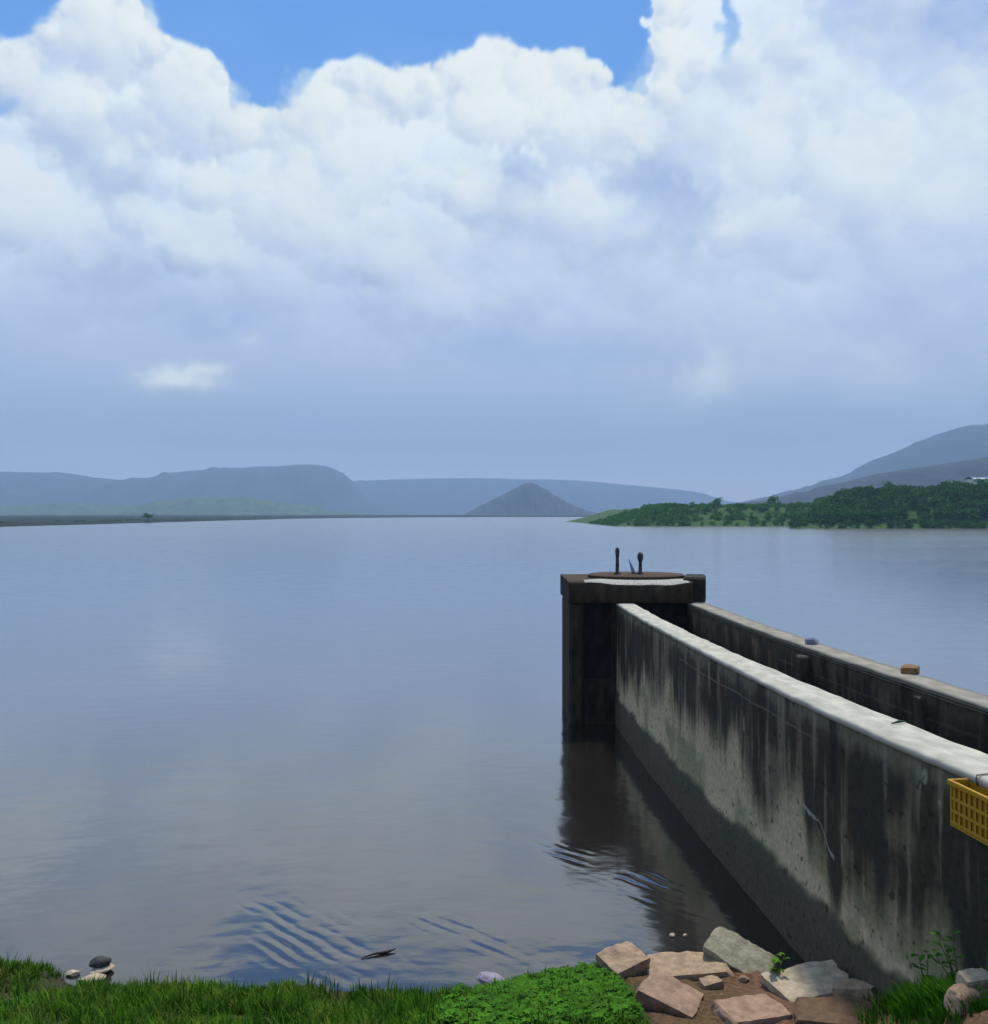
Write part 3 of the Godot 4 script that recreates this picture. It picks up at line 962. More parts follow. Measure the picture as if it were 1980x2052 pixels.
# ------------------------------------------------------------------ the wooded headland
func build_headland() -> void:
	var soil := mat(Color.WHITE, 0.95, noise_tex(0.03, 512, 71, 5, false, 1.0, 0.55, 1.0))
	soil.albedo_color = lin(0.034, 0.110, 0.014)
	soil.uv1_triplanar = true
	soil.uv1_world_triplanar = true
	soil.uv1_scale = Vector3.ONE * 0.03
	var rows := []
	for r in 100:
		var d := 262.0 + 300.0 * pow(r / 99.0, 1.5)
		var row := PackedVector3Array()
		for k in 130:
			var x := 22.0 + 420.0 * pow(k / 129.0, 1.4)
			row.append(Vector3(x, land(x, d), -d))
		rows.append(row)
	struct("headland", sheet(rows, [], [], true), soil, "low green headland reaching into the lake from the right", "ground")
	var leaf := mat(Color.WHITE, 0.75)
	leaf.albedo_color = lin(0.052, 0.165, 0.018)
	leaf.metallic_specular = 0.12
	leaf.vertex_color_use_as_albedo = true
	leaf.backlight_enabled = true
	leaf.backlight = Color(0.2, 0.3, 0.08)
	var bark := mat(lin(0.10, 0.08, 0.06), 0.9)
	for i in 4: crowns.append(crown_mesh(100 + i, 420, [1.25, 1.0, 1.5, 1.1][i], 0.055))
	var trunk := trunk_mesh()
	# the wood: crowns that run together
	var lists := [[], [], [], []]
	var tints := [[], [], [], []]
	for i in 3800:
		var d := 281.0 + 150.0 * pow(rng.randf(), 1.3)
		var x := rng.randf_range(37.0, 240.0) if i % 8 else rng.randf_range(39.0, 70.0)
		var g := land(x, d)
		if g < 0.05: continue
		var near := x > 84.0 + maxf(d - 281.0, 0.0) * 0.25 and d < 336.0
		var edge := g < 1.8
		var s := rng.randf_range(4.0, 5.4) + 1.5 * smooth(105.0, 150.0, x) if near else rng.randf_range(2.0, 3.4)
		if edge: s = rng.randf_range(1.8, 3.2)
		if x < 60.0: s *= lerpf(0.55, 1.0, (x - 37.0) / 23.0)
		var k := rng.randi() % 4
		var b := Basis(Vector3.UP, rng.randf() * TAU).scaled(Vector3(s * 1.1, s * rng.randf_range(0.8, 1.05), s * 1.1))
		lists[k].append(Transform3D(b, Vector3(x, g - 0.22 * s, -d)))
		var v := rng.randf_range(0.75, 1.2)
		var tone := Color(0.75, 0.72, 1.0) if near else Color(1.05, 1.15, 0.9)
		tints[k].append(Color(tone.r * v, tone.g * v, tone.b * v))
	var wood := thing("woodland", "dense green wood covering the headland at the right", "woodland")
	wood.set_meta("kind", "stuff")
	for k in 4:
		scatter("crowns", crowns[k], leaf, lists[k], tints[k], wood).set_meta("kind", "stuff")
	# trees that stand out against the hills: x, d, height, kind, label
	var proto: Node3D = null
	var spots := [
		[108.5, 312.0, 7.0, 3, "dark round tree standing above the left end of the nearer wood"],
		[58.0, 352.0, 4.4, 0, "small rounded tree on the headland ridge nearest its tip"],
		[105.5, 372.0, 5.6, 2, "broad dark bush on the skyline left of the round tree"],
		[82.5, 362.0, 4.6, 0, "low spreading tree midway along the headland skyline"],
		[128.0, 318.0, 6.2, 0, "broad tree on the nearer wood just right of the round tree"],
		[149.0, 322.0, 7.2, 2, "wide tree crowning the nearer wood under the dark slope"],
		[158.0, 318.0, 7.4, 1, "tall dark tree near the right end of the wood"],
		[92.5, 300.0, 6.0, 2, "low dark tree at the corner where the nearer wood begins"]]
	for q in spots:
		var at := Vector3(q[0], land(q[0], q[1]) - 0.3, -q[1])
		var t: Node3D
		if proto == null:
			t = thing("tree", q[4], "tree", at, 0.0, "trees on the headland skyline")
			part("trunk", trunk, bark, t)
			part("crown", crowns[q[3]], leaf, t)
			proto = t
		else:
			t = proto.duplicate()
			t.name = numbered("tree")
			add_child(t)
			t.position = at
			t.set_meta("label", q[4])
			(t.get_node("crown") as MeshInstance3D).mesh = crowns[q[3]]
		t.rotation.y = q[0]
		t.scale = Vector3(q[2] * 1.05, q[2], q[2] * 1.05)
	# one tree on the low strip at the far left
	var lone: Node3D = proto.duplicate()
	lone.name = numbered("tree")
	add_child(lone)
	lone.position = Vector3(-171.0, 0.9, -486.0)
	lone.scale = Vector3(8.5, 4.6, 8.5)
	lone.rotation.y = 0.4
	lone.set_meta("label", "small dark tree alone on the low strip across the water at the left")
	lone.remove_meta("group")
	# a long pale building half hidden by the wood at the right edge
	var b := thing("long_building", "long low pale building behind the treetops at the right edge", "building", Vector3(182.0, 8.6, -352.0), 0.05)
	var st := begin()
	box(st, Vector3(-12, 0, -3), Vector3(20, 8.0, 3), 0.05)
	part("wall", done(st), mat(lin(0.55, 0.58, 0.58), 0.8), b)
	st = begin()
	for e in [[-3.6, 0.0], [3.6, 0.0]]:
		quad(st, Vector3(-12.5, 8.003, e[0]), Vector3(-12.5, 9.0, 0), Vector3(20.5, 9.0, 0), Vector3(20.5, 8.003, e[0]))
	part("roof", done(st), mat(lin(0.45, 0.50, 0.52), 0.7), b)
	# scrub along the low strip
	var xf := []
	var cl := []
	for i in 240:
		var t := rng.randf()
		var p := Vector2(-163, 315).lerp(Vector2(-190, 950), t) + Vector2(-rng.randf() * 8.0 - 3.0, 0)
		if i < 60: p = Vector2(-310, 245).lerp(Vector2(-166, 312), rng.randf()) + Vector2(-4.0, rng.randf() * 6.0)
		var s := rng.randf_range(0.5, 1.3)
		xf.append(Transform3D(Basis(Vector3.UP, rng.randf() * TAU).scaled(Vector3(s * 2.4, s, s * 2.4)), Vector3(p.x, 0.7, -p.y)))
		cl.append(Color(0.7, 0.75, 0.8))
	var scrub := scatter("scrub", crowns[2], leaf, xf, cl, self)
	tag(scrub, "low dark scrub along the flat far shore at the left", "scrub", "", "stuff")

# ------------------------------------------------------------------ the two walls of the channel
func build_channel() -> void:
	var tx := wall_texture(1, 1.0, 1700, 280)
	var m := mat(Color.WHITE, 0.88, tx[0])
	m.heightmap_enabled = true
	m.heightmap_texture = tx[1]
	m.heightmap_scale = 0.9
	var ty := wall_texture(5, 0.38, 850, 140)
	var m2 := mat(Color.WHITE, 0.9, ty[0])
	m2.heightmap_enabled = true
	m2.heightmap_texture = ty[1]
	m2.heightmap_scale = 0.9
	var mc := mat(Color.WHITE, 0.9, noise_tex(0.008, 1024, 83, 6, false, 1.0, 0.76, 1.0))
	mc.albedo_color = lin(0.45, 0.45, 0.385)
	mc.uv1_triplanar = true
	mc.uv1_world_triplanar = true
	mc.uv1_scale = Vector3(0.55, 0.55, 0.30)
	mc.heightmap_enabled = true
	mc.heightmap_texture = noise_tex(0.06, 512, 87, 5)
	mc.heightmap_scale = 0.06
	var t := thing("channel_wall", "long stained concrete wall with a pale top running out to the tower", "wall")
	channel_wall(t, wall_out, wall_in, 1.0, 18.9, m, mc, 1.0)
	var t2 := thing("channel_wall", "second dark concrete wall behind the pale-topped one, far side of the channel", "wall")
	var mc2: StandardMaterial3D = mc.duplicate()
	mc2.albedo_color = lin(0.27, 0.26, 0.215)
	channel_wall(t2, far_out, far_in, 1.0, 19.0, m2, mc2, 400.0)
	# short ribs on its inner face
	for r in [[12.35, 0.20, 0.13], [9.62, 0.16, 0.05]]:
		var st := begin()
		var x := far_in(r[0])
		box(st, Vector3(x - r[2], 0.2, -r[0] - r[1] * 0.5), Vector3(x + 0.05, TOP - 0.09, -r[0] + r[1] * 0.5), 0.02)
		var rib := mat(lin(0.07, 0.072, 0.058), 0.9, noise_tex(0.05, 256, 90, 4, false, 1.0, 0.5, 1.0))
		rib.uv1_triplanar = true
		rib.uv1_scale = Vector3(1.0, 0.3, 1.0)
		part("rib", done(st), rib, t2)

# ------------------------------------------------------------------ the tower at the end
func build_tower() -> void:
	var dark := mat(Color.WHITE, 0.9, noise_tex(0.012, 512, 95, 5, false, 1.0, 0.5, 1.0))
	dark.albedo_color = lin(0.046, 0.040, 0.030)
	dark.uv1_triplanar = true
	dark.uv1_world_triplanar = true
	dark.uv1_scale = Vector3(0.9, 0.30, 0.9)
	dark.heightmap_enabled = true
	dark.heightmap_texture = noise_tex(0.05, 512, 96, 5)
	dark.heightmap_scale = 1.0
	var brown: StandardMaterial3D = dark.duplicate()
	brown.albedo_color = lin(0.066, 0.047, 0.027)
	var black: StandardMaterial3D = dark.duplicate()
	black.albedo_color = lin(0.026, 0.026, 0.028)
	var pale := mat(Color.WHITE, 0.9, noise_tex(0.03, 512, 97, 5, false, 1.0, 0.6, 1.0))
	pale.albedo_color = lin(0.46, 0.465, 0.42)
	pale.uv1_triplanar = true
	pale.uv1_world_triplanar = true
	var rust := mat(Color.WHITE, 0.85, noise_tex(0.04, 512, 98, 5, false, 1.0, 0.4, 1.0))
	rust.albedo_color = lin(0.10, 0.060, 0.034)
	rust.uv1_triplanar = true
	rust.uv1_world_triplanar = true
	rust.uv1_scale = Vector3.ONE * 0.8
	var t := thing("intake_tower", "dark stained concrete water tower block at the end of the channel walls", "tower", Vector3(2.6, 0, -19.8))
	var o := Vector3(-2.6, 0, 19.8)
	var st := begin()
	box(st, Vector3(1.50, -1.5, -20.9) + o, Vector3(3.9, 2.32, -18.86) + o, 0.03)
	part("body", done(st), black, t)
	st = begin()
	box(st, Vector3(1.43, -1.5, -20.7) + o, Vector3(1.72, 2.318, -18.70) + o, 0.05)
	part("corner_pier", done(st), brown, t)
	st = begin()
	box(st, Vector3(1.70, -1.5, -18.95) + o, Vector3(2.36, 0.86, -18.76) + o, 0.03)
	part("lower_apron", done(st), dark, t)
	st = begin()
	box(st, Vector3(2.24, 0.85, -18.95) + o, Vector3(2.36, 2.318, -18.74) + o, 0.02)
	part("reveal", done(st), dark, t)
	# the cap slab, its front edge worn hollow
	var rows := []
	for i in 41:
		var x := lerpf(1.41, 3.76, i / 40.0)
		var worn := 0.055 * smooth(1.9, 2.4, x) * (1.0 - smooth(3.3, 3.72, x)) + 0.012 * nb.get_noise_2d(x * 60.0, 3.0)
		var row := PackedVector3Array()
		for q in [[-20.9, 2.322], [-18.62, 2.322], [-18.60, 2.34], [-18.60 - worn * 0.2, 2.69 - worn], [-18.63 - worn * 0.8, 2.725 - worn * 0.8], [-18.95, 2.735 - worn * 0.15], [-20.9, 2.735], [-20.92, 2.70], [-20.9, 2.322]]:
			row.append(Vector3(x, q[1], q[0]) + o)
		rows.append(row)
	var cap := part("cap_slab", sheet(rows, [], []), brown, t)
	for e in [0, 40]:
		st = begin()
		var r: PackedVector3Array = rows[e]
		st.set_smooth_group(-1)
		for k in range(1, r.size() - 2):
			st.add_vertex(r[0]); st.add_vertex(r[k]); st.add_vertex(r[k + 1])
		part("slab_end", done(st), dark, cap)
	# pale mortar on the worn front of the top
	rows = []
	for i in 41:
		var x := lerpf(1.72, 3.70, i / 40.0)
		var worn := 0.055 * smooth(1.9, 2.4, x) * (1.0 - smooth(3.3, 3.72, x)) + 0.012 * nb.get_noise_2d(x * 60.0, 3.0)
		var wide := 0.33 * smooth(1.72, 2.1, x) + 0.02 * nb.get_noise_2d(x * 80.0, 8.0)
		var row := PackedVector3Array()
		for q in [[-18.615 - worn * 0.4, 2.715 - worn * 0.9], [-18.64 - worn * 0.8, 2.733 - worn * 0.78], [-18.95, 2.743 - worn * 0.14], [-18.98 - wide, 2.741]]:
			row.append(Vector3(x, q[1], q[0]) + o)
		rows.append(row)
	part("mortar_top", sheet(rows, [], []), pale, cap)
	# end block at the right
	st = begin()
	box(st, Vector3(-0.21, 0, -0.55), Vector3(0.21, 0.50, 0.55), 0.04, Transform3D(Basis(Vector3.UP, -0.22), Vector3(3.95, 2.30, -19.35) + o))
	part("end_block", done(st), dark, t)
	# round rusty cover on the slab
	st = begin()
	var cx := Vector3(2.86, 2.737, -19.85) + o
	for k in 48:
		var a := TAU * k / 48.0
		var b := TAU * (k + 1) / 48.0
		var ra := Vector3(cos(a) * 0.97, 0, -sin(a) * 0.82)
		var rb := Vector3(cos(b) * 0.97, 0, -sin(b) * 0.82)
		st.set_smooth_group(1)
		quad(st, cx + ra, cx + rb, cx + rb + Vector3(0, 0.05, 0), cx + ra + Vector3(0, 0.05, 0))
		st.set_smooth_group(2)
		quad(st, cx + ra + Vector3(0, 0.05, 0), cx + rb + Vector3(0, 0.05, 0), cx + rb * 0.95 + Vector3(0, 0.07, 0), cx + ra * 0.95 + Vector3(0, 0.07, 0))
		st.add_vertex(cx + ra * 0.95 + Vector3(0, 0.07, 0)); st.add_vertex(cx + rb * 0.95 + Vector3(0, 0.07, 0)); st.add_vertex(cx + Vector3(0, 0.075, 0))
	part("round_cover", done(st), rust, t)
	# spindles on the cover
	var iron := mat(lin(0.035, 0.038, 0.055), 0.6)
	var red := mat(lin(0.035, 0.028, 0.03), 0.7)
	for q in [[2.47, 0.54, 0.045, "taller thin dark post with a rounded head, left one on the tower"], [2.93, 0.445, 0.062, "shorter dark post with a bulging head, right one on the tower"]]:
		var p := thing("gate_post", q[3], "post", Vector3(q[0], 2.805, -19.7), 0.0, "posts on the tower")
		st = begin()
		tube(st, [Vector3(0, -0.02, 0), Vector3(0, 0.03, 0), Vector3(0, 0.035, 0), Vector3(0, 0.16, 0)], [0.07, 0.07, 0.042, 0.036], 12)
		part("foot", done(st), red, p)
		st = begin()
		tube(st, [Vector3(0, 0.158, 0), Vector3(0, q[1] - 0.2, 0)], [0.036, 0.033], 12)
		part("rod", done(st), iron, p)
		st = begin()
		var h: float = q[1]
		var w: float = q[2]
		tube(st, [Vector3(0, h - 0.202, 0), Vector3(0, h - 0.15, 0), Vector3(0, h - 0.10, 0), Vector3(0, h - 0.05, 0), Vector3(0, h - 0.015, 0), Vector3(0, h, 0)], [0.034, w * 0.85, w, w * 0.95, w * 0.6, 0.012], 12)
		part("head", done(st), iron, p)
	var r := thing("leaning_rod", "short pale blue rod leaning between the two posts on the tower", "rod", Vector3(2.735, 2.805, -19.72))
	st = begin()
	tube(st, [Vector3(0.07, 0, 0), Vector3(0.03, 0.13, 0), Vector3(-0.03, 0.30, 0)], [0.04, 0.03, 0.010], 8)
	part("shaft", done(st), mat(lin(0.16, 0.22, 0.32), 0.6), r)
	st = begin()
	box(st, Vector3(0.02, -0.01, -0.05), Vector3(0.12, 0.03, 0.05), 0.008)
	part("foot", done(st), iron, r)

# ------------------------------------------------------------------ the yellow basket
func build_basket() -> void:
	var y := mat(lin(0.36, 0.20, 0.010), 0.5)
	var t := thing("plastic_basket", "yellow plastic basket hung on the concrete wall at the right edge", "basket", Vector3(3.125, 1.98, -6.20), 0.105)
	# local: x out from the wall is negative, z along the wall, y up
	var L := 0.215
	var D := 0.14
	var Hh := 0.30
	var st := begin()
	box(st, Vector3(-D, 0, -L), Vector3(0, 0.012, L), 0.004)
	part("floor", done(st), y, t)
	st = begin()
	for e in [[Vector3(-D - 0.012, Hh - 0.035, -L - 0.012), Vector3(-D + 0.008, Hh, L + 0.012)], [Vector3(-0.010, Hh - 0.035, -L - 0.012), Vector3(0.002, Hh, L + 0.012)],
			[Vector3(-D + 0.008, Hh - 0.035, -L - 0.012), Vector3(-0.010, Hh, -L + 0.008)], [Vector3(-D + 0.008, Hh - 0.035, L - 0.008), Vector3(-0.010, Hh, L + 0.012)]]:
		box(st, e[0], e[1], 0.004)
	part("rim", done(st), y, t)
	# corner posts and solid back
	st = begin()
	box(st, Vector3(-0.008, 0.012, -L), Vector3(0, Hh - 0.035, L), 0.002)
	part("back", done(st), y, t)
	for sz in [-1.0, 1.0]:
		st = begin()
		box(st, Vector3(-D, 0.012, sz * L - 0.018 * (1 if sz > 0 else 0) - 0.0), Vector3(-D + 0.018, Hh - 0.035, sz * L + 0.018 * (1 if sz < 0 else 0)), 0.004)
		part("corner_post", done(st), y, t)
	# thin inner lining behind the lattice
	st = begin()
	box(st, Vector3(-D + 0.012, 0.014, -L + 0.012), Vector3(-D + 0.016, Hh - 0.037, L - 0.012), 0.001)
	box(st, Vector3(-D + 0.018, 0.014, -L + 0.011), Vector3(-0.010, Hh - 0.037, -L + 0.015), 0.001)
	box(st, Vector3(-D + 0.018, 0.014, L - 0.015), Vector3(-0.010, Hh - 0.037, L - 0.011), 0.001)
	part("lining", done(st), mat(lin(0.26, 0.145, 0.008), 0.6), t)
	# lattice of the front and of both ends
	for k in 7:
		var z := lerpf(-L + 0.045, L - 0.045, k / 6.0)
		st = begin()
		box(st, Vector3(-D + 0.001, 0.012, z - 0.011), Vector3(-D + 0.009, Hh - 0.035, z + 0.011), 0.002)
		part("slat", done(st), y, t)
	for h in [0.03, 0.105, 0.185]:
		st = begin()
		box(st, Vector3(-D - 0.003, h - 0.011, -L + 0.018), Vector3(-D + 0.0005, h + 0.011, L - 0.018), 0.002)
		part("band", done(st), y, t)
	for sz in [-1.0, 1.0]:
		for k in 4:
			var x := lerpf(-D + 0.038, -0.025, k / 3.0)
			st = begin()
			box(st, Vector3(x - 0.010, 0.012, sz * (L - 0.005) - 0.004), Vector3(x + 0.010, Hh - 0.035, sz * (L - 0.005) + 0.004), 0.002)
			part("slat", done(st), y, t)
		for h in [0.03, 0.105, 0.185]:
			st = begin()
			box(st, Vector3(-D + 0.018, h - 0.011, sz * (L + 0.001) - 0.0025), Vector3(-0.008, h + 0.011, sz * (L + 0.001) + 0.0025), 0.001)
			part("band", done(st), y, t)
	# two hooks over the wall's top
	for z in [-0.11, 0.11]:
		st = begin()
		tube(st, [Vector3(-0.014, Hh - 0.02, z), Vector3(-0.024, Hh + 0.02, z), Vector3(-0.020, 0.350, z), Vector3(0.06, 0.357, z), Vector3(0.14, 0.352, z)], [0.005, 0.005, 0.005, 0.005, 0.004], 6)
		part("hook", done(st), mat(lin(0.12, 0.10, 0.08), 0.6), t)

# ------------------------------------------------------------------ stones and other small things
func build_stones() -> void:
	var grain := noise_tex(0.014, 512, 120, 6, false, 1.0, 0.74, 1.0)
	var relief := noise_tex(0.04, 512, 121, 5)
	var stone := func(c: Color) -> StandardMaterial3D:
		var m := mat(c, 0.92, grain)
		m.uv1_triplanar = true
		m.uv1_scale = Vector3.ONE * 1.3
		m.heightmap_enabled = true
		m.heightmap_texture = relief
		m.heightmap_scale = 0.35
		return m
	var tan_: StandardMaterial3D = stone.call(lin(0.36, 0.27, 0.18))
	var pink: StandardMaterial3D = stone.call(lin(0.34, 0.235, 0.165))
	var grey: StandardMaterial3D = stone.call(lin(0.33, 0.315, 0.225))
	var light: StandardMaterial3D = stone.call(lin(0.45, 0.39, 0.28))
	var dark: StandardMaterial3D = stone.call(lin(0.06, 0.058, 0.06))
	var brown: StandardMaterial3D = stone.call(lin(0.13, 0.086, 0.052))
	# [seed, half size, position, rotation degrees, material, boxy, name, label, category]
	var list := [
		[1, Vector3(0.19, 0.23, 0.16), Vector3(1.09, 0.18, -8.22), Vector3(8, 24, 12), tan_, 1.0, "concrete_block", "tan broken block tilted at the water's edge, left end of the ledge", "block"],
		[2, Vector3(0.40, 0.10, 0.19), Vector3(1.62, 0.18, -8.22), Vector3(4, 4, 3), tan_, 1.0, "stone_slab", "long tan slab lying along the edge of the brown ledge", "slab"],
		[3, Vector3(0.29, 0.055, 0.19), Vector3(2.06, 0.27, -8.30), Vector3(24, -34, -24), grey, 1.0, "concrete_shard", "pale grey-green angular shard leaning over the dark water", "concrete shard"],
		[4, Vector3(0.34, 0.17, 0.24), Vector3(2.50, 0.17, -7.84), Vector3(4, 12, 3), light, 1.0, "rock", "broad cream crumbled slab between the ledge and the wall", "rock"],
		[5, Vector3(0.17, 0.11, 0.15), Vector3(2.78, 0.29, -7.55), Vector3(-8, -24, 8), tan_, 1.0, "rock", "tan flat-faced rock right of the cream slab at the wall's foot", "rock"],
		[6, Vector3(0.14, 0.06, 0.12), Vector3(2.34, 0.20, -7.52), Vector3(0, 60, 8), light, 0.0, "rock", "small pale rock in front of the cream slab", "rock"],
		[7, Vector3(0.26, 0.15, 0.20), Vector3(1.34, 0.24, -7.50), Vector3(10, -30, -16), pink, 1.0, "rock", "pinkish rock in front of the ledge beside the green leaves", "rock"],
		[9, Vector3(0.28, 0.07, 0.18), Vector3(1.92, 0.275, -7.32), Vector3(3, 20, 0), pink, 1.0, "rock", "wide flat pinkish slab at the bottom of the picture on bare earth", "rock"],
		[21, Vector3(0.09, 0.05, 0.07), Vector3(1.74, 0.22, -7.92), Vector3(0, 15, 0), tan_, 1.0, "rock", "small tan rock on the bare earth in front of the long slab", "rock"],
		[22, Vector3(0.32, 0.06, 0.22), Vector3(2.50, 0.36, -7.14), Vector3(2, -12, 2), brown, 1.0, "rock", "brown flat slab on the earth in front of the wall's foot", "rock"],
		[10, Vector3(0.10, 0.045, 0.07), on_ground(2.86, 5.86, 0.13), Vector3(6, 10, 4), light, 1.0, "rock", "white flat stone at the right edge by the grass", "rock"],
		[11, Vector3(0.17, 0.10, 0.12), on_ground(2.80, 5.80, 0.02), Vector3(0, 30, 8), pink, 0.0, "rock", "pink-brown stone below the white one at the right edge", "rock"],
		[12, Vector3(0.12, 0.03, 0.07), Vector3(-3.44, 0.025, -8.44), Vector3(2, 10, 3), light, 0.0, "stone", "front pale flat stone of the little pile at the left shore", "stone"],
		[13, Vector3(0.11, 0.028, 0.07), Vector3(-3.42, 0.03, -8.60), Vector3(-3, 50, -3), light, 0.0, "stone", "pale flat stone right under the dark one of the left pile", "stone"],
		[14, Vector3(0.095, 0.048, 0.07), Vector3(-3.45, 0.078, -8.63), Vector3(4, 10, 8), dark, 0.0, "stone", "dark pointed stone topping the little pile at the left shore", "stone"],
		[15, Vector3(0.06, 0.022, 0.05), Vector3(-3.66, 0.015, -8.56), Vector3(0, 10, 0), light, 0.0, "stone", "small pale stone in the water just left of the pile", "stone"],
		[16, Vector3(0.14, 0.05, 0.09), Vector3(-0.02, 0.05, -8.36), Vector3(0, -20, -6), stone.call(lin(0.30, 0.27, 0.36)), 0.0, "stone", "lilac flat stone lying at the waterline below the middle", "stone"],
		[17, Vector3(0.030, 0.022, 0.028), Vector3(1.69, 0.012, -9.33), Vector3(0, 0, 0), light, 0.0, "pebble", "left of two white pebbles breaking the dark water", "pebble"],
		[18, Vector3(0.024, 0.018, 0.020), Vector3(1.81, 0.010, -9.33), Vector3(0, 40, 0), light, 0.0, "pebble", "right and smaller of two white pebbles in the dark water", "pebble"],
		[19, Vector3(0.13, 0.042, 0.09), Vector3(4.43, TOP + 0.035, -10.45), Vector3(0, 60, 0), stone.call(lin(0.22, 0.13, 0.06)), 1.0, "brick_lump", "brown lump of brick lying on the far wall's top", "brick"],
		[20, Vector3(0.10, 0.06, 0.08), Vector3(4.12, TOP + 0.04, -12.75), Vector3(0, 20, 0), stone.call(lin(0.25, 0.28, 0.36)), 0.0, "stone", "small bluish stone on the far wall's top above the rib", "stone"]]
	for q in list:
		one(q[6], chunk_mesh(q[0] * 17, q[1]) if q[5] > 0.5 else stone_mesh(q[0] * 17, q[1], 12, 0.05), q[4], q[7], q[8], q[2], q[3] * PI / 180.0)
	# loose stones on the bare earth
	var protos := []
	for i in 3: protos.append(stone_mesh(500 + i, Vector3(1, 0.62, 0.8), 12, 0.07))
	for i in 14:
		var x := rng.randf_range(1.3, 2.7)
		var d := rng.randf_range(6.7, 8.2)
		var s := rng.randf_range(0.018, 0.055)
		var o := one("loose_stone", protos[i % 3], [pink, brown, tan_][i % 3], "small loose stone on the bare brown earth", "stone", on_ground(x, d, s * 0.25), Vector3(0, rng.randf() * TAU, 0), "loose stones on the bare earth")
		o.scale = Vector3.ONE * s
	# a twig afloat, and one on the wall
	var bark := mat(lin(0.035, 0.028, 0.025), 0.8)
	var st := begin()
	tube(st, [Vector3(-0.18, 0, 0.04), Vector3(-0.06, 0.008, 0.0), Vector3(0.05, 0.006, -0.01), Vector3(0.14, 0.014, -0.04)], [0.004, 0.010, 0.016, 0.005], 7)
	one("floating_stick", done(st), bark, "short dark stick floating beside the ripples near the shore", "stick", Vector3(-1.03, 0.006, -8.95), Vector3(0, 0.25, 0))
	st = begin()
	tube(st, [Vector3(-0.07, 0, 0.02), Vector3(0, 0.012, 0), Vector3(0.07, 0.004, -0.025)], [0.004, 0.012, 0.003], 6)
	one("twig", done(st), mat(lin(0.03, 0.06, 0.045), 0.8), "small dark twig lying on the pale wall top", "twig", Vector3(3.24, TOP + 0.014, -7.87))

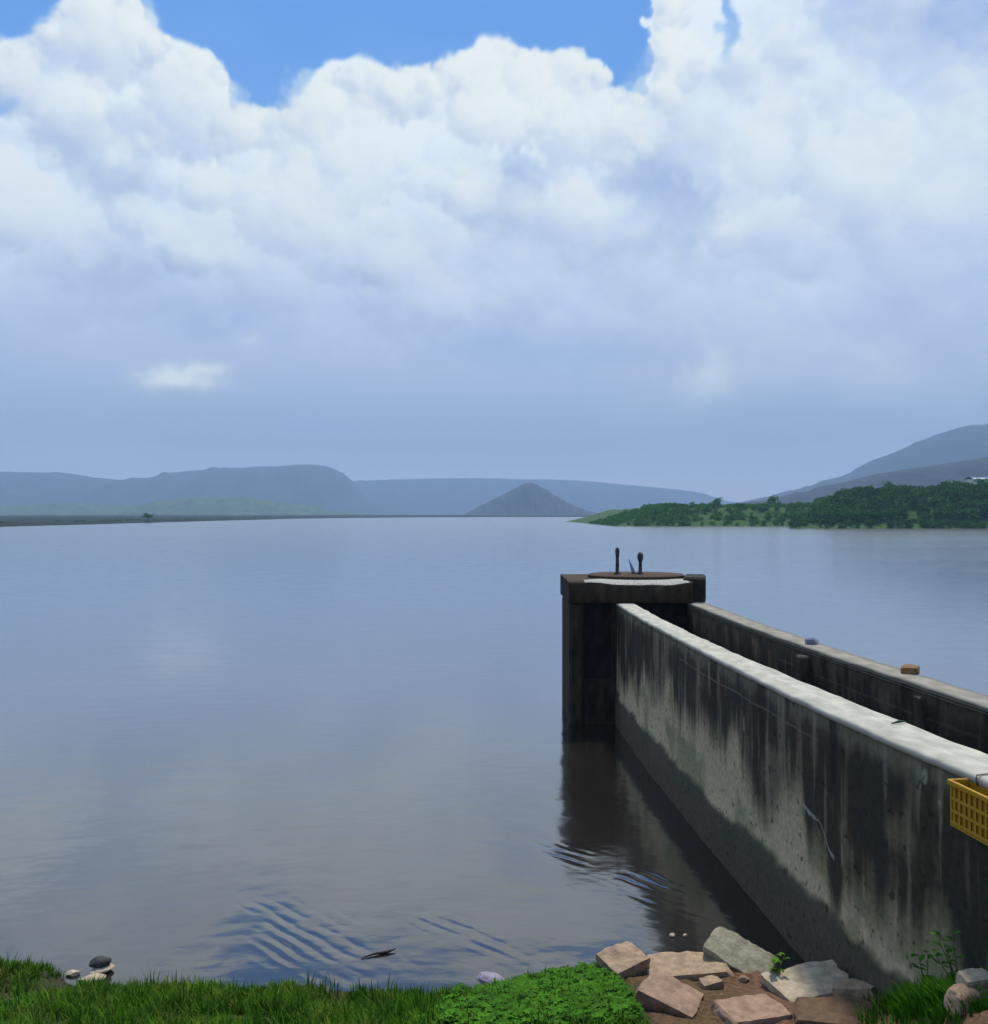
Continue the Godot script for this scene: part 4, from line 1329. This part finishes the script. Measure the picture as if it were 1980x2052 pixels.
# ------------------------------------------------------------------ plants on the bank
func build_plants() -> void:
	var leaf := mat(Color.WHITE, 0.6)
	leaf.albedo_color = lin(0.066, 0.165, 0.014)
	leaf.metallic_specular = 0.12
	leaf.vertex_color_use_as_albedo = true
	leaf.backlight_enabled = true
	leaf.backlight = Color(0.25, 0.4, 0.08)
	var bright: StandardMaterial3D = leaf.duplicate()
	bright.albedo_color = lin(0.042, 0.135, 0.012)
	var stem := mat(lin(0.07, 0.11, 0.03), 0.7)
	# grass
	var kinds := [blade_tuft(1, 9, 0.09, 0.006, 0.05), blade_tuft(2, 8, 0.06, 0.007, 0.06), blade_tuft(3, 10, 0.14, 0.005, 0.04)]
	var lists := [[], [], []]
	var tints := [[], [], []]
	for i in 26000:
		var x := rng.randf_range(-8.0, 1.3)
		var d := rng.randf_range(5.4, 9.2)
		var g := ground(x, d)
		if g < -0.012: continue
		var n := na.get_noise_2d(x * 40.0, d * 40.0)
		if rng.randf() > 0.75 + n * 1.4: continue
		if x < -3.4 and d < 8.2 and rng.randf() < 0.7: continue
		if x > 0.92 or (x > 0.75 and d > 7.9): continue
		var k := 1 if rng.randf() < 0.55 else (0 if rng.randf() < 0.8 else 2)
		var s := rng.randf_range(0.6, 1.25) * (0.55 + 0.45 * smooth(0.0, 0.15, g))
		lists[k].append(Transform3D(Basis(Vector3.UP, rng.randf() * TAU).scaled(Vector3.ONE * s), Vector3(x, g - 0.005, -d)))
		var v := rng.randf_range(0.6, 1.15) + n * 0.7
		var dry := smooth(0.05, 0.35, nb.get_noise_2d(x * 55.0, d * 55.0)) * 0.8 + (1.2 if rng.randf() < 0.06 else 0.0)
		tints[k].append(Color(v * (rng.randf_range(0.85, 1.2) + dry * 0.9), v * (1.0 + 0.15 * dry), v * (0.8 + dry)))
	var grass := thing("grass", "short green grass along the lake's near edge", "grass")
	grass.set_meta("kind", "stuff")
	for k in 3: scatter("blades", kinds[k], leaf, lists[k], tints[k], grass).set_meta("kind", "stuff")
	# bright leafy ground cover left of the ledge
	var sprigs := [clover(1), clover(2), clover(3)]
	lists = [[], [], []]
	tints = [[], [], []]
	for i in 5200:
		var x := rng.randf_range(-0.9, 1.35)
		var d := rng.randf_range(6.0, 8.65)
		var g := ground(x, d)
		if g < 0.01: continue
		var inside := smooth(-0.42, -0.05, x - maxf(d - 7.8, 0.0) * 1.45 + 0.2 * na.get_noise_2d(x * 40.0, d * 40.0)) * (1.0 - smooth(0.84, 1.0, x))
		if rng.randf() > inside: continue
		var k := rng.randi() % 3
		var s := rng.randf_range(0.45, 0.9)
		lists[k].append(Transform3D(Basis(Vector3.UP, rng.randf() * TAU).scaled(Vector3.ONE * s), Vector3(x, g - 0.01 + rng.randf() * 0.03, -d)))
		var v := rng.randf_range(0.6, 1.2) + 0.5 * na.get_noise_2d(x * 70.0, d * 70.0)
		tints[k].append(Color(v * 0.95, v, v * 0.8))
	var cover := thing("ground_cover", "bright green leafy weeds massed left of the brown ledge", "weeds")
	cover.set_meta("kind", "stuff")
	for k in 3: scatter("sprigs", sprigs[k], bright, lists[k], tints[k], cover).set_meta("kind", "stuff")
	# grass mound at the wall's foot
	var xf := []
	var cl := []
	for i in 900:
		var x := 2.92 + rng.randfn() * 0.16
		var d := 6.2 + rng.randfn() * 0.3
		if x > wall_out(d) - 0.03: continue
		var s := rng.randf_range(0.7, 1.5)
		xf.append(Transform3D(Basis(Vector3.UP, rng.randf() * TAU).scaled(Vector3.ONE * s), on_ground(x, d, -0.005)))
		var v := rng.randf_range(0.7, 1.3)
		cl.append(Color(v, v, v * 0.7))
	var mound := scatter("grass_tuft", kinds[0], bright, xf, cl, self)
	tag(mound, "bright green grass mound at the wall's foot by the right edge", "grass", "", "stuff")
	# taller plants against the wall and one by the rubble
	leafy_plant("leafy green weed against the wall below the yellow basket", on_ground(3.0, 6.35), 0.50, 5, 31, bright, stem, "weeds by the wall")
	leafy_plant("lower leafy weed against the wall, left of the tall one", on_ground(2.94, 6.68), 0.38, 4, 32, bright, stem, "weeds by the wall")
	leafy_plant("dark leafy weed between the shard and the grey rock", on_ground(2.28, 7.95, 0.02), 0.24, 5, 33, leaf, stem, "weeds by the wall")
